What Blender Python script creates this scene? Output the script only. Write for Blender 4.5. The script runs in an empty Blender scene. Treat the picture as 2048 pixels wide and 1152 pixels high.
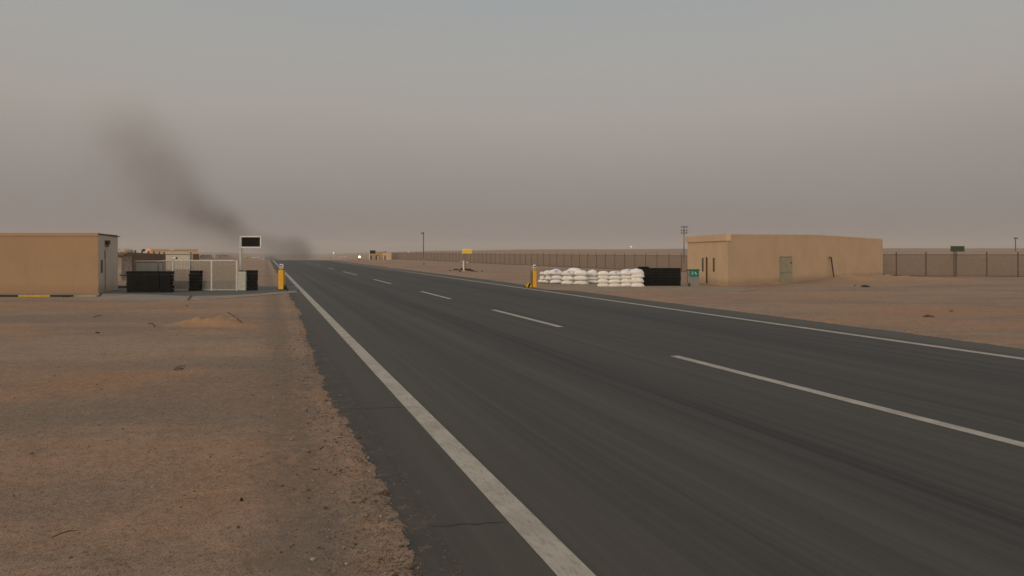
import bpy, math, random
import numpy as np
from mathutils import Vector, Matrix
random.seed(7); rng = np.random.default_rng(7)
S = bpy.context.scene
COL = S.collection
R = math.radians

# ---------------------------------------------------------------- camera
H = 2.5                       # eye height above the road
F = 1365.0                    # focal length in pixels of the 2048 wide photograph
HOR = 503.0                   # horizon row
YAW = math.atan(495.0 / F)    # the road runs along +Y, the camera looks this far to its right
CA, SA = math.cos(YAW), math.sin(YAW)
cam_d = bpy.data.cameras.new('camera')
cam_d.sensor_width = 36.0
cam_d.lens = 36.0 * F / 2048.0
cam_d.shift_y = -(576 - HOR) / 2048.0
cam_d.clip_start = 0.1
cam_d.clip_end = 20000
cam = bpy.data.objects.new('camera', cam_d)
COL.objects.link(cam)
cam.location = (0, 0, H)
cam.rotation_euler = (R(90), 0, -YAW)
S.camera = cam

# ---------------------------------------------------------------- sky and sun
SUN_EL, SUN_AZ = 15.0, 232.0        # compass-like: clockwise from +Y (behind the camera, to the left)
w = bpy.data.worlds.new('World'); S.world = w
w.use_nodes = True
nt = w.node_tree
for n in list(nt.nodes): nt.nodes.remove(n)
def N(t, **k):
    n = nt.nodes.new(t)
    for a, b in k.items(): setattr(n, a, b)
    return n
out = N('ShaderNodeOutputWorld'); bg = N('ShaderNodeBackground')
sky = N('ShaderNodeTexSky'); sky.sky_type = 'NISHITA'; sky.sun_disc = False
sky.sun_elevation = R(SUN_EL); sky.sun_rotation = R(SUN_AZ)
sky.dust_density = 8; sky.air_density = 1.0; sky.ozone_density = 1.0
tc = N('ShaderNodeTexCoord'); sep = N('ShaderNodeSeparateXYZ')
nt.links.new(tc.outputs['Generated'], sep.inputs[0])
ramp = N('ShaderNodeValToRGB')
mr = N('ShaderNodeMapRange'); mr.inputs['From Min'].default_value = 0.0; mr.inputs['From Max'].default_value = 1.0
noi = N('ShaderNodeTexNoise'); noi.inputs['Scale'].default_value = 1.6; noi.inputs['Detail'].default_value = 3
mpn = N('ShaderNodeMapping'); mpn.inputs['Scale'].default_value = (1, 1, 4)
nt.links.new(tc.outputs['Generated'], mpn.inputs[0]); nt.links.new(mpn.outputs[0], noi.inputs['Vector'])
na = N('ShaderNodeMath', operation='MULTIPLY_ADD'); na.inputs[1].default_value = 0.06; na.inputs[2].default_value = -0.03
nt.links.new(noi.outputs['Fac'], na.inputs[0])
ad = N('ShaderNodeMath', operation='ADD'); nt.links.new(sep.outputs['Z'], ad.inputs[0]); nt.links.new(na.outputs[0], ad.inputs[1])
nt.links.new(ad.outputs[0], mr.inputs['Value']); nt.links.new(mr.outputs[0], ramp.inputs[0])
SKY = [(0.0, (.228, .206, .203)), (0.06, (.280, .252, .241)), (0.13, (.352, .318, .294)), (0.20, (.418, .384, .350)), (0.27, (.420, .408, .384)),
       (0.37, (.375, .402, .412)), (1.0, (.40, .43, .46))]
el = ramp.color_ramp.elements
el[0].position, el[0].color = SKY[0][0], (*SKY[0][1], 1)
el[1].position, el[1].color = SKY[-1][0], (*SKY[-1][1], 1)
for p, c in SKY[1:-1]:
    e = el.new(p); e.color = (*c, 1)
# the sunset side of a dusty sky is brighter and warmer
dot = N('ShaderNodeVectorMath', operation='DOT_PRODUCT')
dot.inputs[1].default_value = (math.sin(R(SUN_AZ)), math.cos(R(SUN_AZ)), 0.2)
nt.links.new(tc.outputs['Generated'], dot.inputs[0])
glow = N('ShaderNodeMapRange'); glow.inputs['From Min'].default_value = -0.1; glow.inputs['From Max'].default_value = 1.0
glow.inputs['To Min'].default_value = 0; glow.inputs['To Max'].default_value = 1
glow.interpolation_type = 'SMOOTHSTEP'
nt.links.new(dot.outputs['Value'], glow.inputs['Value'])
mg = N('ShaderNodeMix', data_type='RGBA', blend_type='MIX')
mg.inputs[7].default_value = (1.02, .86, .68, 1)
nt.links.new(glow.outputs[0], mg.inputs[0]); nt.links.new(ramp.outputs[0], mg.inputs[6])
ms = N('ShaderNodeVectorMath', operation='SCALE'); ms.inputs['Scale'].default_value = 0.06
nt.links.new(sky.outputs[0], ms.inputs[0])
mx = N('ShaderNodeMix', data_type='RGBA', blend_type='MIX'); mx.inputs[0].default_value = 0.12
nt.links.new(mg.outputs[2], mx.inputs[6]); nt.links.new(ms.outputs[0], mx.inputs[7])
nt.links.new(mx.outputs[2], bg.inputs['Color']); bg.inputs['Strength'].default_value = 1.0
nt.links.new(bg.outputs[0], out.inputs['Surface'])

sd = bpy.data.lights.new('sun', 'SUN'); sd.energy = 0.75; sd.angle = R(24); sd.color = (1.0, .84, .66)
sun = bpy.data.objects.new('sun', sd); COL.objects.link(sun)
_sd = Vector((math.sin(R(SUN_AZ)) * math.cos(R(SUN_EL)), math.cos(R(SUN_AZ)) * math.cos(R(SUN_EL)), math.sin(R(SUN_EL))))
sun.rotation_euler = _sd.to_track_quat('Z', 'Y').to_euler()
S.view_settings.view_transform = 'Standard'
S.view_settings.look = 'None'
S.view_settings.gamma = 1
S.view_settings.exposure = 0.0
S.render.engine = 'CYCLES'
S.render.resolution_x, S.render.resolution_y = 1024, 576
S.cycles.volume_bounces = 1
S.cycles.transparent_max_bounces = 24

# ---------------------------------------------------------------- geometry helpers
def c2w(X, D):                       # camera lateral / depth metres -> world x, y
    return X * CA + D * SA, -X * SA + D * CA
def w2c(x, y):
    return x * CA - y * SA, x * SA + y * CA
def GP(px, py):                      # pixel on the flat ground -> world x, y
    D = H * F / (py - HOR)
    return c2w((px - 1024) / F * D, D)
def AT(px, D):                       # pixel column at a depth -> world x, y
    return c2w((px - 1024) / F * D, D)
def ZH(py, D): return H - (py - HOR) / F * D
def DG(py): return H * F / (py - HOR)
def PM(D): return D / F              # metres per pixel at a depth

def ss(a, b, t):
    t = np.clip((t - a) / (b - a), 0, 1); return t * t * (3 - 2 * t)

def hash2(ix, iy, s):
    h = (ix.astype(np.int64) * 374761393 + iy.astype(np.int64) * 668265263 + s * 1442695041) & 0xffffffff
    h = ((h ^ (h >> 13)) * 1274126177) & 0xffffffff
    h = (h ^ (h >> 16)) & 0xffffffff
    return h / 4294967295.0
def vnoise(x, y, s=0):
    ix, iy = np.floor(x), np.floor(y); fx, fy = x - ix, y - iy
    fx = fx * fx * (3 - 2 * fx); fy = fy * fy * (3 - 2 * fy)
    a = hash2(ix, iy, s); b = hash2(ix + 1, iy, s); c = hash2(ix, iy + 1, s); d = hash2(ix + 1, iy + 1, s)
    return (a * (1 - fx) + b * fx) * (1 - fy) + (c * (1 - fx) + d * fx) * fy
def fbm(x, y, o=4, s=0):
    r = 0; a = .5; t = 0
    for i in range(o):
        r = r + a * vnoise(x * 2 ** i, y * 2 ** i, s + i * 17); t += a; a *= .5
    return r / t

HPX = np.array([-900, 300, 400, 480, 540, 650, 700, 790, 860, 1100, 1750, 2600.])
HZ = np.array([-1.2, -1.2, -1.5, -3.0, -8, -8, -4, .9, 2.6, 3.7, 4.8, 4.8])
def base(x, y):
    x = np.asarray(x, float); y = np.asarray(y, float)
    X, D = w2c(x, y)
    az = 1024 + F * X / np.maximum(D, 60)
    z5 = np.interp(az, HPX, HZ)
    st = np.where(z5 > 0, 130.0, 180.0)
    n = (fbm(x / 70, y / 70, 3, 5) - .5) * 2.2 * ss(260, 520, D) * (z5 > -6)
    return z5 * ss(0, 1, (D - st) / (500 - st)) + n
def left_edge(y): return 1.12 + (fbm(y / 3.0, y * 0 + 3, 4, 3) - .5) * .30 + (fbm(y / .35, y * 0 + 9, 3, 31) - .5) * .14 + .25 * ss(14, 34, y)
def right_edge(y): return 18.45 + (fbm(y / 4, y * 0 + 1, 4, 8) - .5) * .5
# mounds: world centre, radii along camera right / depth, height
MOUNDS = []
def mound(px, py, rx, ry, h, rot=0): MOUNDS.append((*GP(px, py), rx, ry, h))
mound(425, 654, 1.5, .7, .26); mound(468, 651, .55, .3, .16); mound(380, 664, 1.6, .6, .10)
mound(1520, 569, 2.2, 1.0, .26); mound(1700, 566, 3.0, 1.6, .60); mound(1755, 562, 2.0, 1.8, .42); mound(1640, 570, 2.5, 1.2, .12)
mound(1880, 562, 5, 1.6, .16); mound(1820, 562, 2.5, 1.2, .2); mound(2000, 560, 5, 1.4, .12)
mound(840, 535, 4, 5, .25); mound(1150, 552, 4, 2.0, .25); mound(1010, 545, 5, 3, .12)
mound(500, 548, 3.5, 2.5, .12)
SLABS = []
def inside(x, y, pg):
    c = np.zeros(np.shape(x), bool); n = len(pg)
    for i in range(n):
        (x0, y0), (x1, y1) = pg[i], pg[(i + 1) % n]
        if y0 != y1: c ^= ((y0 > y) != (y1 > y)) & (x < (x1 - x0) * (y - y0) / (y1 - y0) + x0)
    return c
APL = [(-420, 590), (-420, 594.2), (100, 594.4), (160, 595.3), (230, 599.3), (300, 602.2), (375, 602.6), (440, 598.5), (500, 594), (560, 588.5), (594, 585.3), (592, 574.0), (540, 573.2), (240, 571), (150, 577)]
APR = [(1052, 573.2), (1090, 578.8), (1160, 582.5), (1250, 583.6), (1480, 583.6), (1512, 581), (1466, 574.5), (1380, 566), (1090, 561.0), (1050, 568)]
for _p in (APL, APR): SLABS.append([GP(*q) for q in _p])
def ground_z(x, y, fine=True):
    x = np.asarray(x, float); y = np.asarray(y, float)
    b = base(x, y)
    X, D = w2c(x, y)
    r = np.hypot(x, y)
    dl = left_edge(y) - x; dr = x - right_edge(y)
    off = np.maximum(np.clip(dl / .16, -1, 1), np.clip(dr / .3, -1, 1))      # -1 under the road .. 1 on the verge
    pos = np.clip(off, 0, 1)
    z = b + off * .03
    verge = np.maximum(dl, dr)
    z = z - .016 * ss(.35, .6, verge) * (1 - ss(.9, 1.5, verge)) * (x < 5)      # shallow rut beside the asphalt edge
    z = z + pos * (fbm(x / 5, y / 3.2, 4, 11) - .5) * .11 * ss(.6, 3, verge)
    if fine:
        z = z + pos * (fbm(x / .5, y / .35, 4, 21) - .5) * .030 * (1 - ss(25, 60, r))
        z = z + pos * (fbm(x / .09, y / .08, 3, 41) - .5) * .016 * (1 - ss(10, 22, r))
        z = z + np.clip(off * 2 + 1, 0, 1) * (fbm(x / .12, y / .10, 3, 71) - .5) * .045 * (1 - ss(.4, 1.0, np.abs(verge))) * (1 - ss(20, 40, r))
    for mx_, my_, rx, ry, h in MOUNDS:
        cx, cd = w2c(mx_, my_)
        q = ((X - cx) / rx) ** 2 + ((D - cd) / ry) ** 2
        z = z + h * np.exp(-q * 1.4) * (1 + 1.1 * (fbm(x / .35, y / .35, 4, 51) - .5))
    for pg in SLABS: z = np.where(inside(x, y, pg), np.minimum(z, 0.0), z)
    return z
def gz(x, y): return float(ground_z(np.array([x]), np.array([y]), False)[0])

# ---------------------------------------------------------------- materials
def mat(name, col=(.5, .5, .5), rough=.85, metal=0, var=.12, scale=3.0, bump=.0, bscale=40, col2=None, spec=.3, emit=None, es=0, stretch=(1, 1, 1), detail=5):
    m = bpy.data.materials.new(name); m.use_nodes = True
    t = m.node_tree; b = t.nodes['Principled BSDF']
    b.inputs['Roughness'].default_value = rough; b.inputs['Metallic'].default_value = metal
    b.inputs['Specular IOR Level'].default_value = spec
    tc = t.nodes.new('ShaderNodeTexCoord'); mp = t.nodes.new('ShaderNodeMapping'); mp.inputs['Scale'].default_value = stretch
    t.links.new(tc.outputs['Object'], mp.inputs[0])
    n = t.nodes.new('ShaderNodeTexNoise'); n.inputs['Scale'].default_value = scale; n.inputs['Detail'].default_value = detail; n.inputs['Roughness'].default_value = .6
    t.links.new(mp.outputs[0], n.inputs['Vector'])
    r = t.nodes.new('ShaderNodeValToRGB')
    c2 = col2 or tuple(c * (1 - 2 * var) for c in col)
    r.color_ramp.elements[0].position = .3; r.color_ramp.elements[0].color = (*c2, 1)
    r.color_ramp.elements[1].position = .7; r.color_ramp.elements[1].color = (*[min(1, c * (1 + (var if not col2 else 0))) for c in col], 1)
    t.links.new(n.outputs['Fac'], r.inputs[0]); t.links.new(r.outputs[0], b.inputs['Base Color'])
    if bump:
        n2 = t.nodes.new('ShaderNodeTexNoise'); n2.inputs['Scale'].default_value = bscale; n2.inputs['Detail'].default_value = 4
        t.links.new(mp.outputs[0], n2.inputs['Vector'])
        bp = t.nodes.new('ShaderNodeBump'); bp.inputs['Strength'].default_value = bump; bp.inputs['Distance'].default_value = .02
        t.links.new(n2.outputs['Fac'], bp.inputs['Height']); t.links.new(bp.outputs[0], b.inputs['Normal'])
    if emit:
        b.inputs['Emission Color'].default_value = (*emit, 1); b.inputs['Emission Strength'].default_value = es
    return m

class G:                                     # tiny node-graph writer
    def __init__(s, m): s.t = m.node_tree; s.b = s.t.nodes.get('Principled BSDF')
    def n(s, t, **k):
        x = s.t.nodes.new(t)
        for a, b in k.items(): setattr(x, a, b)
        return x
    def put(s, sock, v):
        if isinstance(v, (int, float)): sock.default_value = v
        elif isinstance(v, tuple):
            sock.default_value = v if len(v) == len(sock.default_value) else (*v, 1)
        else: s.t.links.new(v, sock)
    def math(s, op, a, b=0, c=0, clamp=False):
        x = s.n('ShaderNodeMath', operation=op); x.use_clamp = clamp
        s.put(x.inputs[0], a); s.put(x.inputs[1], b); s.put(x.inputs[2], c); return x.outputs[0]
    def noise(s, vec, scale, detail=4, rough=.55, stretch=None):
        if stretch:
            mp = s.n('ShaderNodeMapping'); mp.inputs['Scale'].default_value = stretch; s.put(mp.inputs[0], vec); vec = mp.outputs[0]
        x = s.n('ShaderNodeTexNoise'); s.put(x.inputs['Vector'], vec); x.inputs['Scale'].default_value = scale
        x.inputs['Detail'].default_value = detail; x.inputs['Roughness'].default_value = rough; return x.outputs['Fac']
    def rng(s, v, a, b, c=0., d=1., smooth=True):
        x = s.n('ShaderNodeMapRange'); x.interpolation_type = 'SMOOTHSTEP' if smooth else 'LINEAR'
        s.put(x.inputs['Value'], v)
        for k, q in zip(('From Min', 'From Max', 'To Min', 'To Max'), (a, b, c, d)): x.inputs[k].default_value = q
        return x.outputs[0]
    def mix(s, f, a, b, blend='MIX'):
        x = s.n('ShaderNodeMix', data_type='RGBA', blend_type=blend); s.put(x.inputs[0], f); s.put(x.inputs[6], a); s.put(x.inputs[7], b); return x.outputs[2]
    def bump(s, h, strength, dist):
        x = s.n('ShaderNodeBump'); s.put(x.inputs['Height'], h); x.inputs['Strength'].default_value = strength; x.inputs['Distance'].default_value = dist; return x.outputs[0]

def new_mat(name, rough=.9, spec=.2):
    m = bpy.data.materials.new(name); m.use_nodes = True; g = G(m)
    g.b.inputs['Roughness'].default_value = rough; g.b.inputs['Specular IOR Level'].default_value = spec
    return m, g

_O, _G, _P = (.475, .275, .165), (.285, .230, .188), (.440, .340, .258)
PATCH = [((100, 638), 9, 2.2, _G, .8), ((150, 698), 7, 2.2, _P, .8), ((300, 765), 3.5, 1.4, _O, .75), ((500, 760), 1.9, 3.6, _G, .75), ((190, 835), 3, 1.0, _G, .7),
         ((500, 960), 1.0, 1.2, _O, .6), ((620, 1085), .5, .8, _G, .8), ((200, 613), 11, 1.2, _O, .7), ((80, 1010), 1.3, .5, _G, .6), ((1660, 597), 7, 1.6, _O, .7), ((1820, 588), 13, 1.6, _P, .7),
         ((1950, 626), 6, 2.0, _O, .7), ((1500, 616), 5, 2.4, _P, .6), ((1250, 566), 12, 3, _P, .4), ((700, 540), 6, 14, _O, .4)]
MCOL = [(*GP(425, 656), 1.55, .8), (*GP(1710, 565), 3.6, 2.4), (*GP(1860, 561), 5.0, 2.2), (*GP(1530, 569), 1.8, 1.0)]
# sand and gravel desert
M_sand, g = new_mat('desert_sand', .95, .12)
pos = g.n('ShaderNodeNewGeometry').outputs['Position']
mpc = g.n('ShaderNodeMapping'); mpc.inputs['Rotation'].default_value = (0, 0, YAW); g.put(mpc.inputs[0], pos); pc = mpc.outputs[0]   # bands lie across the view of the plain
n1 = g.noise(pc, .2, 8, .62, (.5, 1.3, 1)); n2 = g.noise(pc, .45, 8, .65, (.5, 1.3, 1)); n3 = g.noise(pos, 5, 5, .7); n4 = g.noise(pos, 55, 3, .7); n5 = g.noise(pos, 1.3, 4, .6)
SAND = (.47, .303, .205); SANDO = (.525, .308, .19); GRAV = (.322, .250, .200); PALE = (.435, .340, .255)
c = g.mix(g.rng(n1, .40, .62), SAND, GRAV)
c = g.mix(g.math('MULTIPLY', g.rng(n2, .53, .68), .75), c, SANDO)
c = g.mix(g.math('MULTIPLY', g.rng(g.noise(pc, .3, 4, .55, (.4, 1.4, 2)), .54, .68), .65), c, PALE)
for (px_, py_), rx_, rd_, cc_, st_ in PATCH:
    wx_, wy_ = GP(px_, py_)
    dv = g.n('ShaderNodeVectorMath', operation='SUBTRACT'); g.put(dv.inputs[0], pc); dv.inputs[1].default_value = (wx_ * CA - wy_ * SA, wx_ * SA + wy_ * CA, 0)
    sc = g.n('ShaderNodeVectorMath', operation='MULTIPLY'); g.put(sc.inputs[0], dv.outputs[0]); sc.inputs[1].default_value = (1 / rx_, 1 / rd_, 0)
    le = g.n('ShaderNodeVectorMath', operation='LENGTH'); g.put(le.inputs[0], sc.outputs[0])
    f_ = g.math('ADD', le.outputs['Value'], g.math('MULTIPLY', g.math('SUBTRACT', n2, .5), 2.4))
    c = g.mix(g.math('MULTIPLY', g.rng(f_, .4, 1.35, 1, 0), st_ * .85), c, cc_)
c = g.mix(g.math('MULTIPLY', g.rng(n5, .35, .7), .25), c, (.28, .18, .11))
n6 = g.noise(pos, 18, 4, .75)
c = g.mix(g.math('MULTIPLY', g.rng(n3, .35, .75), .40), c, (.18, .128, .095))
c = g.mix(g.math('MULTIPLY', g.rng(n6, .50, .66), .50), c, (.13, .095, .073))
c = g.mix(g.math('MULTIPLY', g.rng(n6, .30, .44, 1, 0), .35), c, (.45, .35, .27))
c = g.mix(g.math('MULTIPLY', g.rng(n4, .50, .64), .60), c, (.12, .085, .065))
c = g.mix(g.math('MULTIPLY', g.rng(n4, .25, .40, 1, 0), .30), c, (.48, .36, .26))
# gravelly rut beside the road
sx = g.n('ShaderNodeSeparateXYZ'); g.put(sx.inputs[0], pos)
wob = g.math('ADD', sx.outputs[0], g.math('MULTIPLY', g.noise(pos, .8, 3), .8))
rut = g.math('MULTIPLY', g.rng(wob, .15, .75), g.rng(wob, .95, 1.35, 1, 0))
c = g.mix(g.math('MULTIPLY', rut, g.rng(n3, .3, .6, .25, .75)), c, (.21, .165, .13))
vn = g.n('ShaderNodeTexVoronoi'); g.put(vn.inputs['Vector'], pos); vn.inputs['Scale'].default_value = 38
patch = g.rng(g.noise(pos, .9, 4, .6), .42, .62)
c = g.mix(g.math('MULTIPLY', g.math('MULTIPLY', g.rng(vn.outputs['Distance'], .18, .42, 1, 0), patch), .5), c, vn.outputs['Color'], 'SOFT_LIGHT')
for mxx, myy, mw, mh in MCOL:               # clean orange blown sand heaped on the mounds
    dv = g.n('ShaderNodeVectorMath', operation='SUBTRACT'); g.put(dv.inputs[0], pc); dv.inputs[1].default_value = (mxx * CA - myy * SA, mxx * SA + myy * CA, 0)
    sc = g.n('ShaderNodeVectorMath', operation='MULTIPLY'); g.put(sc.inputs[0], dv.outputs[0]); sc.inputs[1].default_value = (1 / mw, 1 / mh, 0)
    le = g.n('ShaderNodeVectorMath', operation='LENGTH'); g.put(le.inputs[0], sc.outputs[0])
    f_ = g.math('ADD', le.outputs['Value'], g.math('MULTIPLY', g.math('SUBTRACT', n5, .5), .9))
    c = g.mix(g.math('MULTIPLY', g.rng(f_, .5, 1.1, 1, 0), .65), c, (.47, .275, .145))
g.put(g.b.inputs['Base Color'], c)
hh = g.math('ADD', g.math('MULTIPLY', n3, .5), g.math('ADD', g.math('MULTIPLY', n4, .25), g.math('MULTIPLY', n6, .4)))
g.put(g.b.inputs['Normal'], g.bump(hh, 1.0, .09))

# asphalt
M_road, g = new_mat('asphalt', .82, .28)
pos = g.n('ShaderNodeNewGeometry').outputs['Position']
sx = g.n('ShaderNodeSeparateXYZ'); g.put(sx.inputs[0], pos); U = sx.outputs[0]
st1 = g.noise(pos, 1.0, 5, .6, (1.6, .012, 1)); st2 = g.noise(pos, 1.0, 4, .7, (9, .05, 1)); blot = g.noise(pos, .35, 4, .6, (1, .3, 1))
fine = g.noise(pos, 55, 4, .85); mid = g.noise(pos, 4, 5, .7)
def band(cen, wid): return g.rng(g.math('ABSOLUTE', g.math('SUBTRACT', U, cen)), 0, wid, 1, 0)
dark = g.math('MAXIMUM', g.math('MAXIMUM', band(6.6, 1.7), band(14.0, 1.5)), g.math('MAXIMUM', g.math('MULTIPLY', band(11.2, 1.2), .7), band(3.6, .5)))
dark = g.math('MULTIPLY', dark, g.rng(st1, .25, .7, 1.0, .6))
c = g.mix(g.rng(st1, .3, .7), (.044, .0435, .042), (.080, .076, .070))
c = g.mix(g.math('MULTIPLY', dark, .75), c, (.029, .029, .030))
c = g.mix(g.math('MULTIPLY', g.rng(st2, .4, .7), .5), c, (.088, .083, .075))
c = g.mix(g.math('MULTIPLY', g.rng(blot, .45, .7), .25), c, (.040, .038, .036))
dust = g.rng(U, 1.0, 5.6, 1, 0)
c = g.mix(g.math('MULTIPLY', g.math('MULTIPLY', dust, g.rng(mid, .2, .8, .5, 1.)), .55), c, (.100, .083, .064))
dustr = g.rng(U, 15.6, 18.6, 0, 1)
c = g.mix(g.math('MULTIPLY', dustr, .55), c, (.110, .098, .082))
shd = g.math('MULTIPLY', g.rng(U, 1.1, 1.7, 1, 0), g.rng(g.noise(pos, 1.5, 4, .7), .35, .6))
c = g.mix(g.math('MULTIPLY', shd, .6), c, (.040, .037, .036))
# blown sand just inside the shoulder edge
spill = g.math('MULTIPLY', g.rng(U, 1.1, 1.75, 1, 0), g.rng(g.noise(pos, 7, 4, .75), .55, .66))
c = g.mix(g.math('MULTIPLY', spill, .5), c, (.26, .16, .095))
c = g.mix(g.math('MULTIPLY', g.rng(fine, .53, .70), .45), c, (.15, .135, .12))
c = g.mix(g.math('MULTIPLY', g.rng(fine, .25, .42, 1, 0), .45), c, (.022, .021, .020))
g.put(g.b.inputs['Base Color'], c)
g.put(g.b.inputs['Normal'], g.bump(fine, .5, .01))

# worn white road paint
M_paint, g = new_mat('road_paint', .75, .3)
pos = g.n('ShaderNodeNewGeometry').outputs['Position']
wear = g.math('MULTIPLY', g.rng(g.noise(pos, 14, 5, .8, (1.5, .35, 1)), .46, .68), .42)
c = g.mix(g.rng(g.noise(pos, 2, 4), .3, .7), (.36, .325, .275), (.46, .425, .37))
c = g.mix(wear, c, (.12, .108, .095))
c = g.mix(g.math('MULTIPLY', g.rng(g.noise(pos, 60, 3, .8), .5, .7), .35), c, (.16, .14, .12))
g.put(g.b.inputs['Base Color'], c); g.put(g.b.inputs['Normal'], g.bump(g.noise(pos, 80, 3), .4, .008))

def wall_mat(name, c1, c2, dust=(.30, .19, .12)):
    m, g = new_mat(name, .92, .15)
    pos = g.n('ShaderNodeNewGeometry').outputs['Position']
    a = g.noise(pos, .7, 4, .5); b = g.noise(pos, 1.0, 5, .65, (2.5, 2.5, .35)); d = g.noise(pos, 9, 4, .7)
    c = g.mix(g.rng(a, .3, .7), c1, c2)
    c = g.mix(g.math('MULTIPLY', g.rng(b, .5, .75), .18), c, tuple(x * .72 for x in c1))
    c = g.mix(g.math('MULTIPLY', g.rng(d, .45, .8), .12), c, tuple(x * 1.2 for x in c2))
    sx = g.n('ShaderNodeSeparateXYZ'); g.put(sx.inputs[0], pos)
    zz = g.math('ADD', sx.outputs[2], g.math('MULTIPLY', g.noise(pos, 1.5, 4), -.5))
    c = g.mix(g.math('MULTIPLY', g.rng(zz, -.1, .45, 1, 0), .45), c, dust)
    g.put(g.b.inputs['Base Color'], c); g.put(g.b.inputs['Normal'], g.bump(g.noise(pos, 30, 4, .7), .25, .01))
    return m
M_wall = wall_mat('ochre_render', (.39, .25, .145), (.42, .275, .16))
M_wall2 = wall_mat('tan_render', (.365, .238, .145), (.40, .263, .16))
M_wall3 = wall_mat('sandy_render', (.57, .405, .262), (.62, .443, .288))
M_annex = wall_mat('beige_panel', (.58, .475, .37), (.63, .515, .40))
M_farw = mat('pale_plaster', (.60, .43, .265), var=.06, scale=.5)
M_farc = mat('cream_panel', (.66, .60, .52), var=.05, scale=.5)
M_conc, g = new_mat('concrete_slab', .9, .2)
pos = g.n('ShaderNodeNewGeometry').outputs['Position']
c = g.mix(g.rng(g.noise(pos, .8, 5, .65), .3, .7), (.215, .195, .165), (.30, .27, .225))
c = g.mix(g.math('MULTIPLY', g.rng(g.noise(pos, .6, 5, .7), .5, .62), .8), c, (.31, .205, .13))
g.put(g.b.inputs['Base Color'], c); g.put(g.b.inputs['Normal'], g.bump(g.noise(pos, 40, 4), .3, .01))
M_drive = mat('driveway_asphalt', (.115, .11, .10), var=.2, scale=1.2, col2=(.085, .083, .078), bump=.3)
M_joint = mat('worn_joint', (.125, .117, .10), var=.15)
M_concr, g = new_mat('sandy_concrete', .92, .15)
pos = g.n('ShaderNodeNewGeometry').outputs['Position']
c = g.mix(g.rng(g.noise(pos, .5, 5, .65), .3, .7), (.25, .20, .15), (.30, .235, .17))
c = g.mix(g.math('MULTIPLY', g.rng(g.noise(pos, .5, 5, .7, (.5, 1, 1)), .48, .65), .8), c, (.32, .20, .12))
g.put(g.b.inputs['Base Color'], c)
M_ykerb = mat('yellow_kerb_paint', (.60, .38, .05), var=.2, scale=6)
M_bkerb = mat('black_kerb_paint', (.03, .028, .026), var=.2, scale=6)
M_fkerb = mat('faded_kerb_paint', (.48, .35, .16), col2=(.30, .24, .17), scale=6)
M_black = mat('black_plastic', (.0065, .0065, .006), rough=.7, var=.3, scale=5, spec=.12)
M_dark = mat('dark_metal', (.035, .032, .030), rough=.6, var=.2)
M_glass = mat('dark_glass', (.05, .045, .038), rough=.25, spec=.5)
M_yel = mat('yellow_enamel', (.80, .40, .008), rough=.45, var=.04, scale=4, spec=.4)
M_yel2 = mat('yellow_sign_face', (.86, .56, .03), rough=.5, var=.03)
M_yellight = mat('pale_yellow_edge', (.88, .72, .25), rough=.5, var=.03)
M_white = mat('white_enamel', (.78, .76, .72), rough=.5, var=.05)
M_offw = mat('off_white_metal', (.55, .535, .50), rough=.55, var=.08, scale=5)
M_gate = mat('gate_metal', (.60, .58, .53), rough=.55, var=.1, scale=5)
M_bar = mat('gate_bar_metal', (.36, .325, .275), rough=.55, var=.1, scale=5)
M_sheet = mat('grey_sheet', (.30, .30, .28), rough=.6, var=.08, scale=1.5)
M_greymet = mat('grey_metal', (.20, .20, .185), rough=.55, var=.12)
M_brown = mat('rusty_pipe', (.085, .045, .028), var=.3, scale=9)
M_door = mat('sage_door', (.37, .335, .225), rough=.7, var=.08, scale=3)
M_dframe = mat('door_frame', (.22, .17, .11), rough=.7)
M_fpost = mat('fence_post_paint', (.105, .078, .055), rough=.8, var=.15)
M_green = mat('green_sign', (.045, .062, .040), rough=.7, var=.12)
M_teal = mat('teal_sign', (.012, .16, .125), rough=.5, var=.1)
M_teallet = mat('pale_lettering', (.35, .70, .62), rough=.6, var=.05)
M_box = mat('grey_cabinet', (.24, .235, .215), rough=.6, var=.1, scale=3)
M_corr = mat('brown_corrugated', (.20, .125, .075), rough=.8, var=.2, scale=2, stretch=(4, 4, .4))
M_ruin = mat('weathered_sheet', (.42, .35, .28), var=.2)
M_rock = mat('burnt_rubble', (.03, .023, .018), var=.4, scale=5)
M_stone = mat('brown_stone', (.13, .08, .055), var=.3, scale=8)
M_twig = mat('dry_wood', (.09, .055, .035), var=.3, scale=9)
M_orange = mat('amber_lens', (.9, .22, .02), emit=(1, .16, .02), es=.55)
M_lamp = mat('lamp_lit', (1, .9, .6), emit=(1, .78, .42), es=3)
M_lampw = mat('lamp_white', (1, 1, 1), emit=(1, .97, .9), es=.7)
M_carw = mat('car_white', (.72, .71, .69), rough=.35, spec=.5, var=.03)
M_caro = mat('car_ochre', (.55, .28, .08), rough=.4, var=.05)
M_tyre = mat('tyre_rubber', (.02, .02, .02))
M_crack = mat('crack_fill', (.040, .037, .034))

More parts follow.
